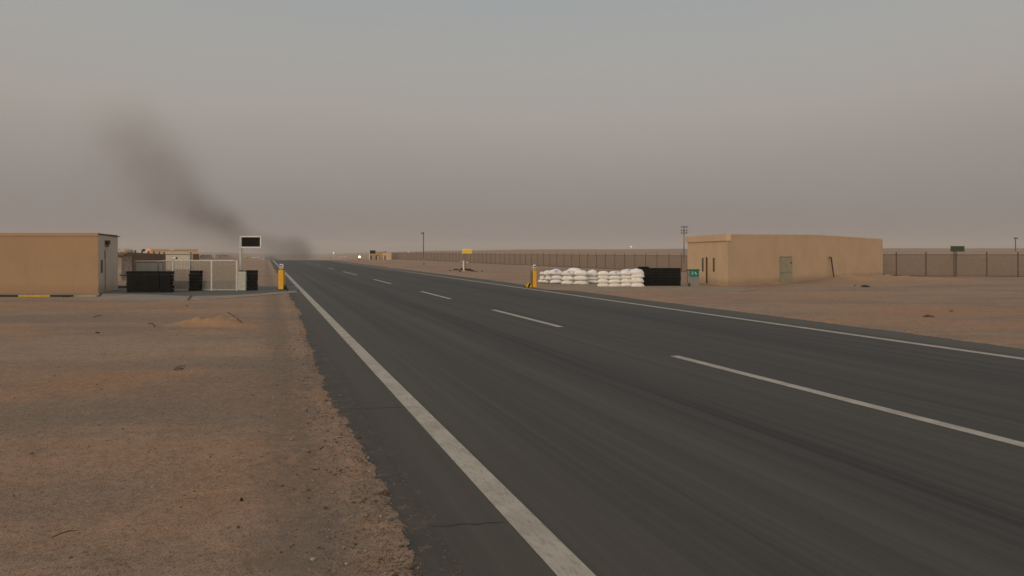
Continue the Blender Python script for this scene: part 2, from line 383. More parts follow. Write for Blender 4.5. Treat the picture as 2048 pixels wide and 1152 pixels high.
# semi-open woven fence mesh
def screen_mat(name, col, open_, hs=0.12):
    m = bpy.data.materials.new(name); m.use_nodes = True; g = G(m)
    g.b.inputs['Roughness'].default_value = .9
    pos = g.n('ShaderNodeNewGeometry').outputs['Position']
    g.put(g.b.inputs['Base Color'], g.mix(g.noise(pos, 1.0, 5, .6, (.6, .6, 3)), tuple(x * .85 for x in col), tuple(x * 1.12 for x in col)))
    tr = g.n('ShaderNodeBsdfTransparent'); mxs = g.n('ShaderNodeMixShader')
    g.put(mxs.inputs[0], g.rng(g.noise(pos, 25, 2, .5, (1, 1, .4)), .3, .7, open_ - .15, open_ + .15))
    g.t.links.new(g.b.outputs[0], mxs.inputs[1]); g.t.links.new(tr.outputs[0], mxs.inputs[2])
    g.t.links.new(mxs.outputs[0], g.t.nodes['Material Output'].inputs['Surface'])
    return m
M_mesh = screen_mat('woven_fence_mesh', (.175, .122, .084), .46)

# woven sandbag cloth, each bag a little different
def bag_mat(name, a, b, blue=0):
    m, g = new_mat(name, .8, .25)
    oi = g.n('ShaderNodeObjectInfo').outputs['Random']
    oc = g.n('ShaderNodeTexCoord').outputs['Object']
    c = g.mix(oi, a, b)
    c = g.mix(g.math('MULTIPLY', g.rng(g.noise(oc, 5, 5, .7), .45, .75), .35), c, (.50, .42, .35))
    if blue:
        mk = g.math('MULTIPLY', g.rng(g.noise(oc, 1, 3, .6, (5, 14, 5)), .58, .64), blue)
        c = g.mix(mk, c, (.16, .20, .42))
    g.put(g.b.inputs['Base Color'], c)
    g.put(g.b.inputs['Normal'], g.bump(g.noise(oc, 9, 5, .6), .7, .04))
    return m
M_bagA = bag_mat('cream_sack', (.82, .79, .75), (.90, .87, .84))
M_bagB = bag_mat('white_sack', (.84, .84, .85), (.91, .90, .90), .0)
M_bagC = bag_mat('printed_sack', (.72, .73, .80), (.82, .81, .83), .7)

# ---------------------------------------------------------------- mesh helpers
class MB:
    def __init__(s): s.v = []; s.f = []
    def add(s, vs, fs):
        o = len(s.v); s.v += [tuple(v) for v in vs]; s.f += [tuple(i + o for i in f) for f in fs]; return s
    def box(s, c, d, rz=0, tilt=None):
        x, y, z = [q / 2 for q in d]
        vs = [Vector((i * x, j * y, k * z)) for k in (-1, 1) for j in (-1, 1) for i in (-1, 1)]
        m = Matrix.Rotation(rz, 3, 'Z')
        if tilt: m = m @ Matrix.Rotation(tilt[0], 3, 'X') @ Matrix.Rotation(tilt[1], 3, 'Y')
        vs = [m @ v + Vector(c) for v in vs]
        return s.add(vs, [(0, 2, 3, 1), (4, 5, 7, 6), (0, 1, 5, 4), (2, 6, 7, 3), (0, 4, 6, 2), (1, 3, 7, 5)])
    def tube(s, pts, r, n=10, cap=True):
        pts = [Vector(p) for p in pts]; rs = r if isinstance(r, (list, tuple)) else [r] * len(pts)
        vs = []
        for i, p in enumerate(pts):
            d = (pts[min(i + 1, len(pts) - 1)] - pts[max(i - 1, 0)]).normalized()
            a = d.orthogonal().normalized() if abs(d.z) < .99 else Vector((1, 0, 0))
            a = (a - d * a.dot(d)).normalized(); b = d.cross(a)
            vs += [p + (a * math.cos(t) + b * math.sin(t)) * rs[i] for t in [2 * math.pi * k / n for k in range(n)]]
        fs = [(i * n + k, i * n + (k + 1) % n, (i + 1) * n + (k + 1) % n, (i + 1) * n + k) for i in range(len(pts) - 1) for k in range(n)]
        if cap: fs += [tuple(range(n))[::-1], tuple(range((len(pts) - 1) * n, len(pts) * n))]
        return s.add(vs, fs)
    def prism(s, poly, z0, z1):                # z0 / z1 numbers or per-vertex lists
        n = len(poly); a = z0 if isinstance(z0, list) else [z0] * n; b = z1 if isinstance(z1, list) else [z1] * n
        vs = [(x, y, a[i]) for i, (x, y) in enumerate(poly)] + [(x, y, b[i]) for i, (x, y) in enumerate(poly)]
        fs = [tuple(range(n))[::-1], tuple(range(n, 2 * n))] + [(i, (i + 1) % n, n + (i + 1) % n, n + i) for i in range(n)]
        return s.add(vs, fs)
    def sphere(s, c, r, n=10, m=6):
        r = r if isinstance(r, (tuple, list)) else (r, r, r)
        vs = [(c[0], c[1], c[2] - r[2])]
        for j in range(1, m):
            p = -math.pi / 2 + math.pi * j / m
            vs += [(c[0] + r[0] * math.cos(p) * math.cos(t), c[1] + r[1] * math.cos(p) * math.sin(t), c[2] + r[2] * math.sin(p)) for t in [2 * math.pi * k / n for k in range(n)]]
        vs.append((c[0], c[1], c[2] + r[2])); fs = []
        for k in range(n):
            fs.append((0, 1 + (k + 1) % n, 1 + k))
            for j in range(m - 2): fs.append((1 + j * n + k, 1 + j * n + (k + 1) % n, 1 + (j + 1) * n + (k + 1) % n, 1 + (j + 1) * n + k))
            fs.append((1 + (m - 2) * n + k, 1 + (m - 2) * n + (k + 1) % n, len(vs) - 1))
        return s.add(vs, fs)
    def build(s, name, m, parent=None, bevel=0, smooth=False):
        me = bpy.data.meshes.new(name); me.from_pydata(s.v, [], s.f); me.update()
        import bmesh
        bm = bmesh.new(); bm.from_mesh(me); bmesh.ops.recalc_face_normals(bm, faces=bm.faces); bm.to_mesh(me); bm.free()
        me.materials.append(m)
        if smooth: me.polygons.foreach_set('use_smooth', [True] * len(me.polygons))
        o = bpy.data.objects.new(name, me); COL.objects.link(o)
        if parent: o.parent = parent
        if bevel:
            b = o.modifiers.new('bevel', 'BEVEL'); b.width = bevel; b.segments = 2; b.limit_method = 'ANGLE'
        return o
def tag(o, label, cat, group=None, kind=None):
    if label: o['label'] = label
    if cat: o['category'] = cat
    if group: o['group'] = group
    if kind: o['kind'] = kind
    return o
def thing(name, label, cat, loc, rz=0, group=None):
    o = bpy.data.objects.new(name, None); COL.objects.link(o); o.empty_display_size = .2
    o.location = loc; o.rotation_euler = (0, 0, rz); return tag(o, label, cat, group)
def struct(o): o['kind'] = 'structure'; return o
def copy_thing(src, loc, rz, label):
    r = src.copy(); COL.objects.link(r); r.location = loc; r.rotation_euler = (0, 0, rz); r['label'] = label
    for ch in list(src.children):
        c = ch.copy(); COL.objects.link(c); c.parent = r
        for q in list(ch.children):
            d = q.copy(); COL.objects.link(d); d.parent = c
    return r
CR = -YAW                                     # local x = image right, local y = away from the camera

# ---------------------------------------------------------------- ground
def geo(a, b, s0, k):                         # spacing grows with distance from a
    out = [a]; s = s0
    while abs(out[-1] - a) < abs(b - a):
        out.append(out[-1] + math.copysign(s, b - a)); s *= k
    out[-1] = b
    return out
ul = geo(.75, -40, .022, 1.011)[::-1] ; ul = geo(-40, -5000, 2, 1.25)[::-1][:-1] + ul
ue = list(np.arange(.77, 1.75, .018))
um = list(np.linspace(1.8, 17.8, 12)); ur = list(np.arange(17.9, 19.2, .07)) + geo(19.2, 90, .10, 1.012) + geo(90, 5000, 3, 1.2)[1:]
US = np.array(ul + ue + um + ur)
VS = np.array(geo(3.4, -12, .3, 1.3)[::-1][:-1] + geo(3.4, 75, .022, 1.0068) + geo(75, 620, .6, 1.02)[1:] + geo(620, 6000, 14, 1.15)[1:])
VS = np.concatenate([[-500., -120., -40.], VS])
def grid_obj(name, us, vs, zf, m, smooth=True):
    UU, VV = np.meshgrid(us, vs); Z = zf(UU.ravel(), VV.ravel())
    co = np.stack([UU.ravel(), VV.ravel(), Z], 1).astype(np.float32)
    nu, nv = len(us), len(vs)
    i = np.arange((nv - 1))[:, None] * nu + np.arange(nu - 1)[None]
    q = np.stack([i, i + 1, i + nu + 1, i + nu], -1).reshape(-1, 4).astype(np.int32)
    me = bpy.data.meshes.new(name); me.vertices.add(len(co)); me.vertices.foreach_set('co', co.ravel())
    me.loops.add(q.size); me.loops.foreach_set('vertex_index', q.ravel())
    me.polygons.add(len(q)); me.polygons.foreach_set('loop_start', np.arange(0, q.size, 4, dtype=np.int32))
    me.polygons.foreach_set('loop_total', np.full(len(q), 4, dtype=np.int32))
    me.update(calc_edges=True); me.materials.append(m)
    if smooth: me.polygons.foreach_set('use_smooth', np.ones(len(q), bool))
    o = bpy.data.objects.new(name, me); COL.objects.link(o); return o
print('ground grid', len(US), len(VS))
ground = struct(grid_obj('ground', US, VS, ground_z, M_sand))

RV = np.array([-60., 0, 60] + list(np.arange(80, 520, 5.)) + [700, 1000, 2000.])
road = struct(grid_obj('road', np.linspace(.80, 19.0, 8), RV, lambda x, y: base(x, y), M_road, False))
def strip(u0, u1, v0, v1, jag=0, n=None):
    n = n or max(2, int((v1 - v0) / 3)); mb = MB(); vs = []; fs = []
    for i in range(n + 1):
        v = v0 + (v1 - v0) * i / n; j = (random.random() - .5) * jag
        for u in (u0 + j, u1 + j): vs.append((u, v, float(base(u, v)) + .004))
    for i in range(n): fs.append((2 * i, 2 * i + 1, 2 * i + 3, 2 * i + 2))
    return mb.add(vs, fs)
struct(strip(2.12, 2.40, 2, 330).build('edge_line', M_paint))
struct(strip(16.47, 16.74, 2, 330).build('edge_line', M_paint))
def vof(px, py):                              # distance along the road of a pixel
    return GP(px, py)[1]
mb = MB()
for a, b in (((2330, 964), (1345, 712)), ((1120, 654), (975, 620)), ((892, 598), (832, 583)), ((779, 567.4), (740, 558.8)),
             ((708.8, 550.2), (681.4, 543.1)), ((665, 538), (654, 536)), ((637, 531.0), (630, 529.6)), ((619, 526.4), (613, 525.2))):
    u = 9.22
    st_ = strip(u - .115, u + .115, vof(*a), vof(*b)); mb.add(st_.v, st_.f)
struct(mb.build('lane_dashes', M_paint))
# transverse cracks in the shoulder and patch joints
mb = MB()
for (xa, ya, xb, yb) in ((683, 818.5, 800, 815), (690, 853, 720, 851), (640, 691, 700, 689), (612, 637, 655, 636), (618, 649, 668, 648), (700, 743, 735, 741),
                         (860, 1053, 1010, 1046), (800, 815, 845, 815)):
    n = 14; pts = []
    for i in range(n + 1):
        t = i / n; x, y = GP(xa + (xb - xa) * t, ya + (yb - ya) * t)
        pts.append((x, y + (random.random() - .5) * .05, .003 + random.random() * .006))
    w_ = .0005 * abs(pts[0][1])
    for p, q in zip(pts, pts[1:]):
        mb.add([(p[0], p[1], .004), (q[0], q[1], .004), (q[0], q[1] + q[2] * 1.5 + w_, .004), (p[0], p[1] + p[2] * 1.5 + w_, .004)], [(0, 1, 2, 3)])
struct(mb.build('road_cracks', M_crack))

def slab(name, pts, m, z1=.02, z0=-.1):
    return struct(MB().prism([GP(*p) for p in pts], z0, z1).build(name, m))
slab('concrete_apron', APL, M_conc, .035)
slab('driveway', [(203, 588.5), (300, 590), (370, 593.2), (450, 592), (520, 588), (592, 582.2), (597, 582.0), (592, 574.8), (588, 574.4), (520, 573.6), (236, 571.5)], M_drive, .041)
slab('concrete_apron', [(590, 585.2), (591, 587.6), (604, 587.6), (602, 585.6)], M_joint, .010)
slab('concrete_apron', [(586, 573.0), (587, 574.2), (592, 574.2), (591, 573.0)], M_joint, .010)
slab('concrete_apron', APR, M_concr, .045)
for (xa, ya, xb, yb) in ((197.5, 594.6, 204, 586.4), (376, 601.5, 383.5, 592.2)):
    p, q = Vector((*GP(xa, ya), .0)), Vector((*GP(xb, yb), .0))
    d = q - p; struct(MB().box((p + q) / 2 + Vector((0, 0, .048)), (d.length, .10, .012), math.atan2(d.y, d.x)).build('expansion_joint', M_dark))

# painted kerb in front of the left building
kd = DG(594.8)
kerb = thing('painted_kerb', 'low kerb painted in yellow and black blocks along the left building', 'kerb', (*AT(0, kd), 0), CR)
for a, b, m in ((-420, -290, M_ykerb), (-290, -160, M_bkerb), (-160, -70, M_ykerb), (-70, 38, M_bkerb), (38, 102, M_ykerb), (102, 145, M_bkerb), (145, 186, M_fkerb)):
    x0, x1 = a * PM(kd), b * PM(kd)
    o = MB().box(((x0 + x1) / 2, (.25 if a == 145 else 0), .055 if a != 145 else .02), (x1 - x0 - .01, .16, .15), (R(9) if a == 145 else 0)).build('kerb_block', m, kerb, .01)

# ---------------------------------------------------------------- left building
D0 = DG(588.0)
xL, xC = (-520 - 1024) * PM(D0), (196 - 1024) * PM(D0)
DB = DG(580.5); xB = (235 - 1024) * PM(DB)
zt, ztb = ZH(466.5, D0), ZH(474.5, DB)
lb = thing('guard_building', 'long flat ochre building with blank front wall and slim door on its end', 'building', (*c2w(xC, D0), 0), CR)
def L(X, D): return (X - xC, D - D0)
poly = [L(xC, D0), L(xB, DB), L(xL, DB + 1), L(xL, D0)]
MB().prism(poly[:], -.1, [zt, zt - .02, zt, zt]).build('wall', M_wall2, lb)
# paler end wall skin, door, window, lamp, thin tin roof
ex = Vector((xB - xC, DB - D0, 0)); el_ = ex.length; ea = math.atan2(ex.y, ex.x); en = Vector((ex.y, -ex.x, 0)).normalized(); eu = ex.normalized()
def E(s, off, z): return eu * s + en * off + Vector((0, 0, z))
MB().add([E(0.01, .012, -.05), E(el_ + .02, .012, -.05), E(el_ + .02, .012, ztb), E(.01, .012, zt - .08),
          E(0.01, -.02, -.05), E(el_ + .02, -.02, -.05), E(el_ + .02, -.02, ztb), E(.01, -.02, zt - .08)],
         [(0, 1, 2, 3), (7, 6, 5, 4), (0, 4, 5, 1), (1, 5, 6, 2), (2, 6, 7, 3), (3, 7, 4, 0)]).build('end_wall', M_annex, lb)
MB().add([E(-.02, .06, zt - .06), E(el_ + .35, .06, ztb + .03), E(el_ + .35, -.08, ztb + .03), E(-.02, -.08, zt - .06),
          E(-.02, .06, zt - .01), E(el_ + .35, .06, ztb + .07), E(el_ + .35, -.08, ztb + .07), E(-.02, -.08, zt - .01)],
         [(0, 1, 2, 3), (7, 6, 5, 4), (0, 4, 5, 1), (1, 5, 6, 2), (2, 6, 7, 3), (3, 7, 4, 0)]).build('roof_edge', M_brown, lb)
MB().prism([(poly[3][0], -.04), (.03, -.04), (.03, .05), (poly[3][0], .05)], zt - .16, zt + .02).build('parapet', M_wall, lb)
dr = MB().box(E(el_ * .36, .03, 1.02), (el_ * .13, .03, 2.05), ea).build('door', M_annex, lb)
MB().box(E(el_ * .305, .045, 1.25), (.05, .03, 2.6), ea).build('door_frame', M_brown, dr)
MB().box(E(el_ * .16, .03, 1.62), (.30, .03, .78), ea).build('window', M_glass, lb)
lm = MB().box(E(el_ * .36, .12, zt - .52), (.32, .22, .24), ea).build('wall_lamp', M_dark, lb)
MB().sphere(E(el_ * .36, .13, zt - .72), .09).build('lamp_glass', M_greymet, lm)

# ---------------------------------------------------------------- right building
Bd = DG(574.5)
A_ = ((1375 - 1024) * PM(Bd * 1.2), Bd * 1.2); B_ = ((1455 - 1024) * PM(Bd), Bd)
Dd = ((1765 - 1024) * PM(Bd * 1.38), Bd * 1.38)
_r = (1632 - 1024) / F; _t = (_r * B_[1] - B_[0]) / ((Dd[0] - B_[0]) - _r * (Dd[1] - B_[1]))
C_ = (B_[0] + _t * (Dd[0] - B_[0]), B_[1] + _t * (Dd[1] - B_[1]))
rb = thing('block_building', 'flat roofed tan building with sage door and two slit windows', 'building', (*c2w(*B_), 0), CR)
def L2(p): return (p[0] - B_[0], p[1] - B_[1])
ztr = ZH(468.3, Bd)
ztc = ZH(469.3, C_[1]); zde = ZH(478.0, Dd[1])
bk = (A_[0] - B_[0], A_[1] - B_[1])
pl = [L2(B_), L2(C_), L2(Dd), (L2(Dd)[0] + bk[0] * .9, L2(Dd)[1] + bk[1] * .9), (L2(C_)[0] + bk[0], L2(C_)[1] + bk[1]), L2(A_)]
MB().prism(pl, -.2, [ztr - .12, ztc - .12, zde - .12, zde - .12, ztc - .12, ztr - .12]).build('wall', M_wall3, rb)
def seg(p, q):
    e = Vector((q[0] - p[0], q[1] - p[1], 0)); n = Vector((e.y, -e.x, 0)).normalized(); u = e.normalized()
    return (lambda s, off, z: Vector((p[0], p[1], 0)) + u * s + n * off + Vector((0, 0, z))), e.length, math.atan2(e.y, e.x)
sAB, lAB, aAB = seg(pl[5], pl[0]); sBC, lBC, aBC = seg(pl[0], pl[1]); sCD, lCD, aCD = seg(pl[1], pl[2])
def plate(sg, s0, s1, z0, z1, o0, o1):
    p = [sg(s0, o0, z0), sg(s1, o0, z0), sg(s1, o0, z1), sg(s0, o0, z1), sg(s0, o1, z0), sg(s1, o1, z0), sg(s1, o1, z1), sg(s0, o1, z1)]
    return MB().add(p, [(0, 1, 2, 3), (7, 6, 5, 4), (0, 4, 5, 1), (1, 5, 6, 2), (2, 6, 7, 3), (3, 7, 4, 0)])
# parapet cap: thick fascia on the end, flush roof edge elsewhere
plate(sAB, -.25, lAB + .02, ztr - .46, ztr + .03, .10, -.25).build('fascia', M_wall3, rb)
def rake(sg, s0, s1, za, zb_, o0=.012, o1=-.25, th=.17):
    p = [sg(s0, o0, za - th), sg(s1, o0, zb_ - th), sg(s1, o0, zb_), sg(s0, o0, za), sg(s0, o1, za - th), sg(s1, o1, zb_ - th), sg(s1, o1, zb_), sg(s0, o1, za)]
    return MB().add(p, [(0, 1, 2, 3), (7, 6, 5, 4), (0, 4, 5, 1), (1, 5, 6, 2), (2, 6, 7, 3), (3, 7, 4, 0)])
rake(sBC, 0.16, lBC, ztr, ztc).build('parapet', M_wall3, rb)
rake(sCD, 0, lCD + .02, ztc, zde).build('parapet', M_wall3, rb)
plate(sAB, lAB - .10, lAB + .014, -.1, ztr - .47, .014, .004).build('corner_strip', M_wall3, rb)
plate(sCD, lCD - .14, lCD + .02, -.1, zde - .18, .014, .004).build('corner_strip', M_wall3, rb)
def sAt(px, sg, ln):                          # distance along a wall at an image column
    lo, hi = 0, ln
    for _ in range(40):
        mid = (lo + hi) / 2; v = sg(mid, 0, 0); X, D = v.x + B_[0], v.y + B_[1]
        if 1024 + F * X / D < px: lo = mid
        else: hi = mid
    v = sg(lo, 0, 0); return lo, v.y + B_[1]
for px in (1406, 1428):
    s_, d_ = sAt(px, sAB, lAB)
    fr = plate(sAB, s_ - .20, s_ + .20, ZH(543, d_), ZH(515.5, d_), .03, .0).build('window', M_dframe, rb)
    plate(sAB, s_ - .15, s_ + .15, ZH(542, d_), ZH(516.5, d_), .036, .031).build('pane', M_glass, fr)
s_, d_ = sAt(1416, sAB, lAB)
MB().tube([sAB(s_, .12, ZH(566, d_)), sAB(s_, .12, ZH(514, d_))], .05).build('downpipe', M_brown, rb)
plate(sAB, s_ - .30, s_ - .06, ZH(566, d_), ZH(514.5, d_), .05, 0).build('pilaster', M_wall3, rb)
s0, d0 = sAt(1560, sBC, lBC); s1, d1 = sAt(1583, sBC, lBC)
fr = plate(sBC, s0 - .06, s1 + .06, .0, ZH(513.2, d0), .03, 0).build('door_frame', M_dframe, rb)
dd = plate(sBC, s0, s1, .0, ZH(515, d0), .05, .031).build('door', M_door, rb)
plate(sBC, s1 - .30, s1 - .12, ZH(527.5, d0), ZH(525, d0), .08, .051).build('door_plate', M_brown, dd)
MB().tube([sBC(s0 + .1, .10, ZH(545, d0)), sBC(s0 + .22, .10, ZH(545, d0))], .018).build('handle', M_dark, dd)
plate(sBC, s0 + .14, s1 - .22, ZH(546, d0), ZH(545.3, d0), .056, .051).build('door_rail', M_dframe, dd)
s_, d_ = sAt(1660, sCD, lCD)
pp = thing('rusty_pipe', 'rusty brown pipe leaning upright against the right building wall', 'pipe', (*c2w(B_[0] + sCD(s_, 0, 0).x, B_[1] + sCD(s_, 0, 0).y), 0), CR)
o_ = sCD(s_, 0, 0)
q = lambda s, off, z: sCD(s_ + s, off, z) - o_
MB().tube([q(.12, .32, ZH(563, d_)), q(-.09, .14, ZH(515, d_))], .055).build('tube', M_brown, pp)
MB().box(q(-.24, .12, ZH(514.6, d_)), (.34, .09, .09), aCD).build('elbow', M_brown, pp)
MB().box(q(-.12, .30, ZH(556, d_)), (.22, .08, .08), aCD).build('clamp', M_brown, pp)
# hose on the ground by the pipe
hz = [GP(1661, 563.5), GP(1668, 563.3), GP(1674, 561.9), GP(1680, 560.7)]
tag(MB().tube([(x, y, gz(x, y) + .05) for x, y in hz], .035).build('hose', M_brown, smooth=True), 'short dark hose lying on sand at the foot of the leaning pipe', 'hose')

# ---------------------------------------------------------------- sandbags
def bag_mesh(name, seed, m):
    r = random.Random(seed); nx, nc = 30, 24; vs = []; fs = []
    a, b, c = .44, .27, .155
    sk = (r.random() - .5) * .12; bend = (r.random() - .5) * .08
    for i in range(nx + 1):
        t = -1 + 2 * i / nx
        t = math.copysign(abs(t) ** .85, t)
        w_ = b * max(.0, 1 - abs(t) ** 4.0) ** .5; h_ = c * max(0, 1 - abs(t) ** 2.9) ** .62
        w_ = max(w_, b * .52 if abs(t) > .93 else 0); h_ = max(h_, .012)
        for k in range(nc):
            th = 2 * math.pi * k / nc; cs, sn = math.cos(th), math.sin(th)
            y = w_ * math.copysign(abs(cs) ** .82, cs); z = h_ * math.copysign(abs(sn) ** .82, sn)
            if z < 0: z *= .80
            nz = float(fbm(np.array(t * 3 + seed * 7.), np.array(th * 1.6 + seed), 3, seed)) - .5
            y *= 1 + nz * .22; z *= 1 + nz * .40
            z += .012 * math.sin(y * 30 + t * 9 + seed) * (1 - abs(t)) * (z > 0) - .07 * (t * t) * c + sk * t * .2
            z += -.035 * (t ** 6)
            vs.append((t * a * (1 + .04 * nz), y + bend * t, z))
        if i: fs += [((i - 1) * nc + k, (i - 1) * nc + (k + 1) % nc, i * nc + (k + 1) % nc, i * nc + k) for k in range(nc)]
    fs += [tuple(range(nc))[::-1], tuple(range(nx * nc, (nx + 1) * nc))]
    me = bpy.data.meshes.new(name); me.from_pydata(vs, [], fs); me.update(); me.materials.append(m)
    me.polygons.foreach_set('use_smooth', [True] * len(me.polygons)); return me
BAGS = {k: [bag_mesh('sandbag', 3 * i + 1 + ki * 20, m) for i in range(4)] for ki, (k, m) in enumerate((('a', M_bagA), ('b', M_bagB), ('c', M_bagC)))}
def bag(px, py, wpx, hpx, D, kind, label, group, rot=0, dd_=0):
    D = D + dd_; me = random.choice(BAGS[kind])
    o = bpy.data.objects.new('sandbag', me); COL.objects.link(o)
    x, y = AT(px, D); o.location = (x, y, ZH(py + random.uniform(-.5, .5), D))
    s = wpx * PM(D) / .85; o.scale = (s, .95 if abs(rot) < 40 else 1.0, hpx * PM(D) / .285)
    o.rotation_euler = (R(random.uniform(-3, 3)), R(random.uniform(-3, 3)), CR + R(rot + random.uniform(-5, 5)))
    tag(o, label, 'sandbag', group)
ORD = ['first', 'second', 'third', 'fourth', 'fifth', 'sixth', 'seventh']
def Z6(x, y): return 1040 + x / 10.24, 500 + y / 10.24
GL = 'white sandbags in the left pile'
DLp = DG(569.3)
rows = {'bottom': [(432, 640, 118, 66, 'a', 0, 1.3), (535, 648, 130, 66, 'a', 0, .9), (735, 652, 245, 84, 'b', 0, .25), (972, 668, 250, 86, 'b', 0, 0), (1245, 674, 300, 88, 'a', 0, 0), (1488, 648, 225, 72, 'b', 0, 1.0)],
        'middle': [(458, 562, 110, 80, 'a', 0, 1.3), (590, 572, 150, 90, 'a', 0, .7), (755, 565, 230, 84, 'b', 0, .25), (980, 580, 250, 96, 'a', 0, 0), (1240, 580, 300, 96, 'a', 0, 0), (1485, 580, 215, 74, 'b', 0, 1.0)],
        'third': [(452, 480, 100, 66, 'a', 0, 1.3), (560, 472, 170, 100, 'b', 0, .8), (720, 468, 310, 100, 'c', 0, .25), (985, 480, 262, 104, 'c', 0, 0), (1250, 482, 300, 108, 'b', 0, 0), (1480, 480, 225, 128, 'b', 0, 1.0)]}
for rn, lst in rows.items():
    for i, (x, y, w_, h_, k, ro, dz) in enumerate(lst):
        px, py = Z6(x, y)
        bag(px, py, w_ / 10.24, h_ / 10.24 * 1.04, DLp, k, f'white sandbag in {"third row from the ground" if rn == "third" else rn + " row"} of the left pile, {ORD[i]} from the left', GL, ro, dz)
bag(*Z6(745, 425), 17, 7.5, DLp, 'c', 'printed white sandbag on the top left of the left sandbag pile', GL, 0, .8)
bag(*Z6(1115, 418), 29, 9.5, DLp, 'b', 'large white sandbag humped on the very top of the left pile', GL, 0, .45)
def Z7(x, y): return 1180 + x / 8.533, 500 + y / 8.533
GRp = 'white sandbags in the right pile'
DRp = DG(574.3)
colx = [(228, 190), (425, 210), (612, 195), (800, 225)]; rowy = [(600, 72), (535, 72), (466, 72), (400, 72)]
for j, (yy, hh_) in enumerate(rowy):
    for i, (xx, ww) in enumerate(colx):
        k = 'a' if (j < 3) else ('c' if i in (1,) else ('a' if i == 0 else 'b'))
        y2 = yy - (12 if i == 3 and j >= 1 else 0) - (10 if i == 3 and j == 2 else 0) - (8 if i in (2,) and j == 3 else 0)
        h2 = hh_ + (16 if i == 3 else 0) + (16 if i == 3 and j == 3 else 0)
        px, py = Z7(xx + random.uniform(-8, 8) - (6 if j == 0 and i == 0 else 0), y2)
        bag(px, py, ww * 1.06 / 8.533, h2 / 8.533 * 1.10, DRp, k, f'white sandbag in the right pile, {ORD[j]} row up, {ORD[i]} from the left', GRp, 0, .1 + random.uniform(-.05, .05))
bag(*Z7(645, 366), 30, 8.4, DRp, 'c', 'printed white sandbag lying flat on top of the right pile', GRp, 0, .35)

# ---------------------------------------------------------------- crates
CW, CD_, CH = .66, .46, .213
def crate_mesh():
    mb = MB(); t = .022; w_, d_, h_ = CW - .006, CD_, CH - .012
    mb.box((0, 0, .02), (w_ - .03, d_ - .03, .02))
    for sgn in (-1, 1):
        mb.box((0, sgn * (d_ / 2 - t), h_ / 2), (w_ - .03, .012, h_ - .02)); mb.box((sgn * (w_ / 2 - t), 0, h_ / 2), (.012, d_ - .03, h_ - .02))
        for z in (.014, h_ * .38, h_ - .05, h_ - .014):
            mb.box((0, sgn * (d_ / 2 - .008), z), (w_, .016, .018 if z != h_ - .014 else .026)); mb.box((sgn * (w_ / 2 - .008), 0, z), (.016, d_ - .034, .018 if z != h_ - .014 else .026))
        for k in range(7):
            if k != 3: mb.box(((k - 3) * w_ / 6.4, sgn * (d_ / 2 - .010), h_ / 2), (.016, .012, h_ - .03))
        for k in range(5):
            mb.box((sgn * (w_ / 2 - .010), (k - 2) * d_ / 4.6, h_ / 2), (.012, .016, h_ - .03))
    me_o = mb.build('plastic_crate', M_black); return me_o
crate0 = crate_mesh(); first = [True]
def crate(x, y, z, rz, label, group):
    o = crate0 if first[0] else crate0.copy()
    if not first[0]: COL.objects.link(o)
    first[0] = False
    o.location = (x, y, z); o.rotation_euler = (0, 0, rz); tag(o, label, 'crate', group)
def stack(pxc, D, cols, n, group, where, colnames, zb=.045):
    for ci in range(cols):
        for j in range(n):
            X = (pxc - 1024) * PM(D) + (ci - (cols - 1) / 2) * CW + random.uniform(-.022, .022)
            x, y = c2w(X, D + CD_ / 2 + random.uniform(-.04, .04))
            cn = f' in {colnames[ci]} column' if cols > 1 else ''
            crate(x, y, zb + j * CH, CR + R(random.uniform(-1.5, 1.5)), f'black crate {ORD[j]} up{cn} of {where}', group)
stack(296.5, DG(586.3), 4, 6, 'black crates in the wide stack by the grey gate', 'stack beside left building', ['leftmost', 'second', 'third', 'rightmost'])
stack(388.5, DG(583.3), 1, 6, 'black crates in the narrow stack before the barred gate', 'the narrow stack before the gate bars', [''])
stack(500, DG(582.3), 1, 6, 'black crates in the narrow stack by the white cabinet', 'the stack right of the ribbed white cabinet', [''])
stack(1325, DG(573.0), 4, 6, 'black crates in the wide stack by the sandbags', 'stack between sandbags and teal sign', ['leftmost', 'second', 'third', 'rightmost'], .05)
dz = DG(573.0)
x, y = AT(1287, dz + .5); crate(x, y, .05 + 6 * CH - .12, CR + R(24), 'black plastic crate poking up behind the sandbags at the stack corner', 'black crates in the wide stack by the sandbags')
crate0.location = crate0.location

# ---------------------------------------------------------------- gate compound on the left
gd = DG(582.5)
gt = thing('barred_gate', 'pale metal gate of thin vertical bars with grey kick panel', 'gate', (*AT(346, gd), 0), CR)
def gx(px): return (px - 346) * PM(gd)
zt_ = ZH(521.3, gd); zk = ZH(561.5, gd)
for px, w_ in ((346, .11), (423.5, .11), (473.8, .11)):
    MB().box((gx(px), 0, zt_ / 2 + .02), (w_, .08, zt_ + .0)).build('post', M_gate, gt, .008)
MB().box((gx(410), 0, zt_ + .01), (gx(474) - gx(346) - .17 , .06, .075)).build('top_rail', M_gate, gt)
MB().box((gx(410), 0, .09), (gx(474) - gx(346) - .17, .05, .045)).build('bottom_rail', M_gate, gt)
MB().box((gx(410), 0.004, ZH(528, gd)), (gx(474) - gx(346) - .17, .03, .03)).build('cross_rail', M_bar, gt)
mb = MB()
nb = 40
for i in range(nb):
    X = gx(348.5) + (gx(472) - gx(348.5)) * i / (nb - 1)
    if abs(X - gx(423.5)) > .06: mb.box((X, 0, (zt_ + .09) / 2), (.030, .03, zt_ - .10))
mb.build('bars', M_bar, gt)
MB().box((gx(410), .035, (zk + .13) / 2), (gx(474) - gx(346) - .17, .02, zk - .13)).build('kick_panel', M_sheet, gt)
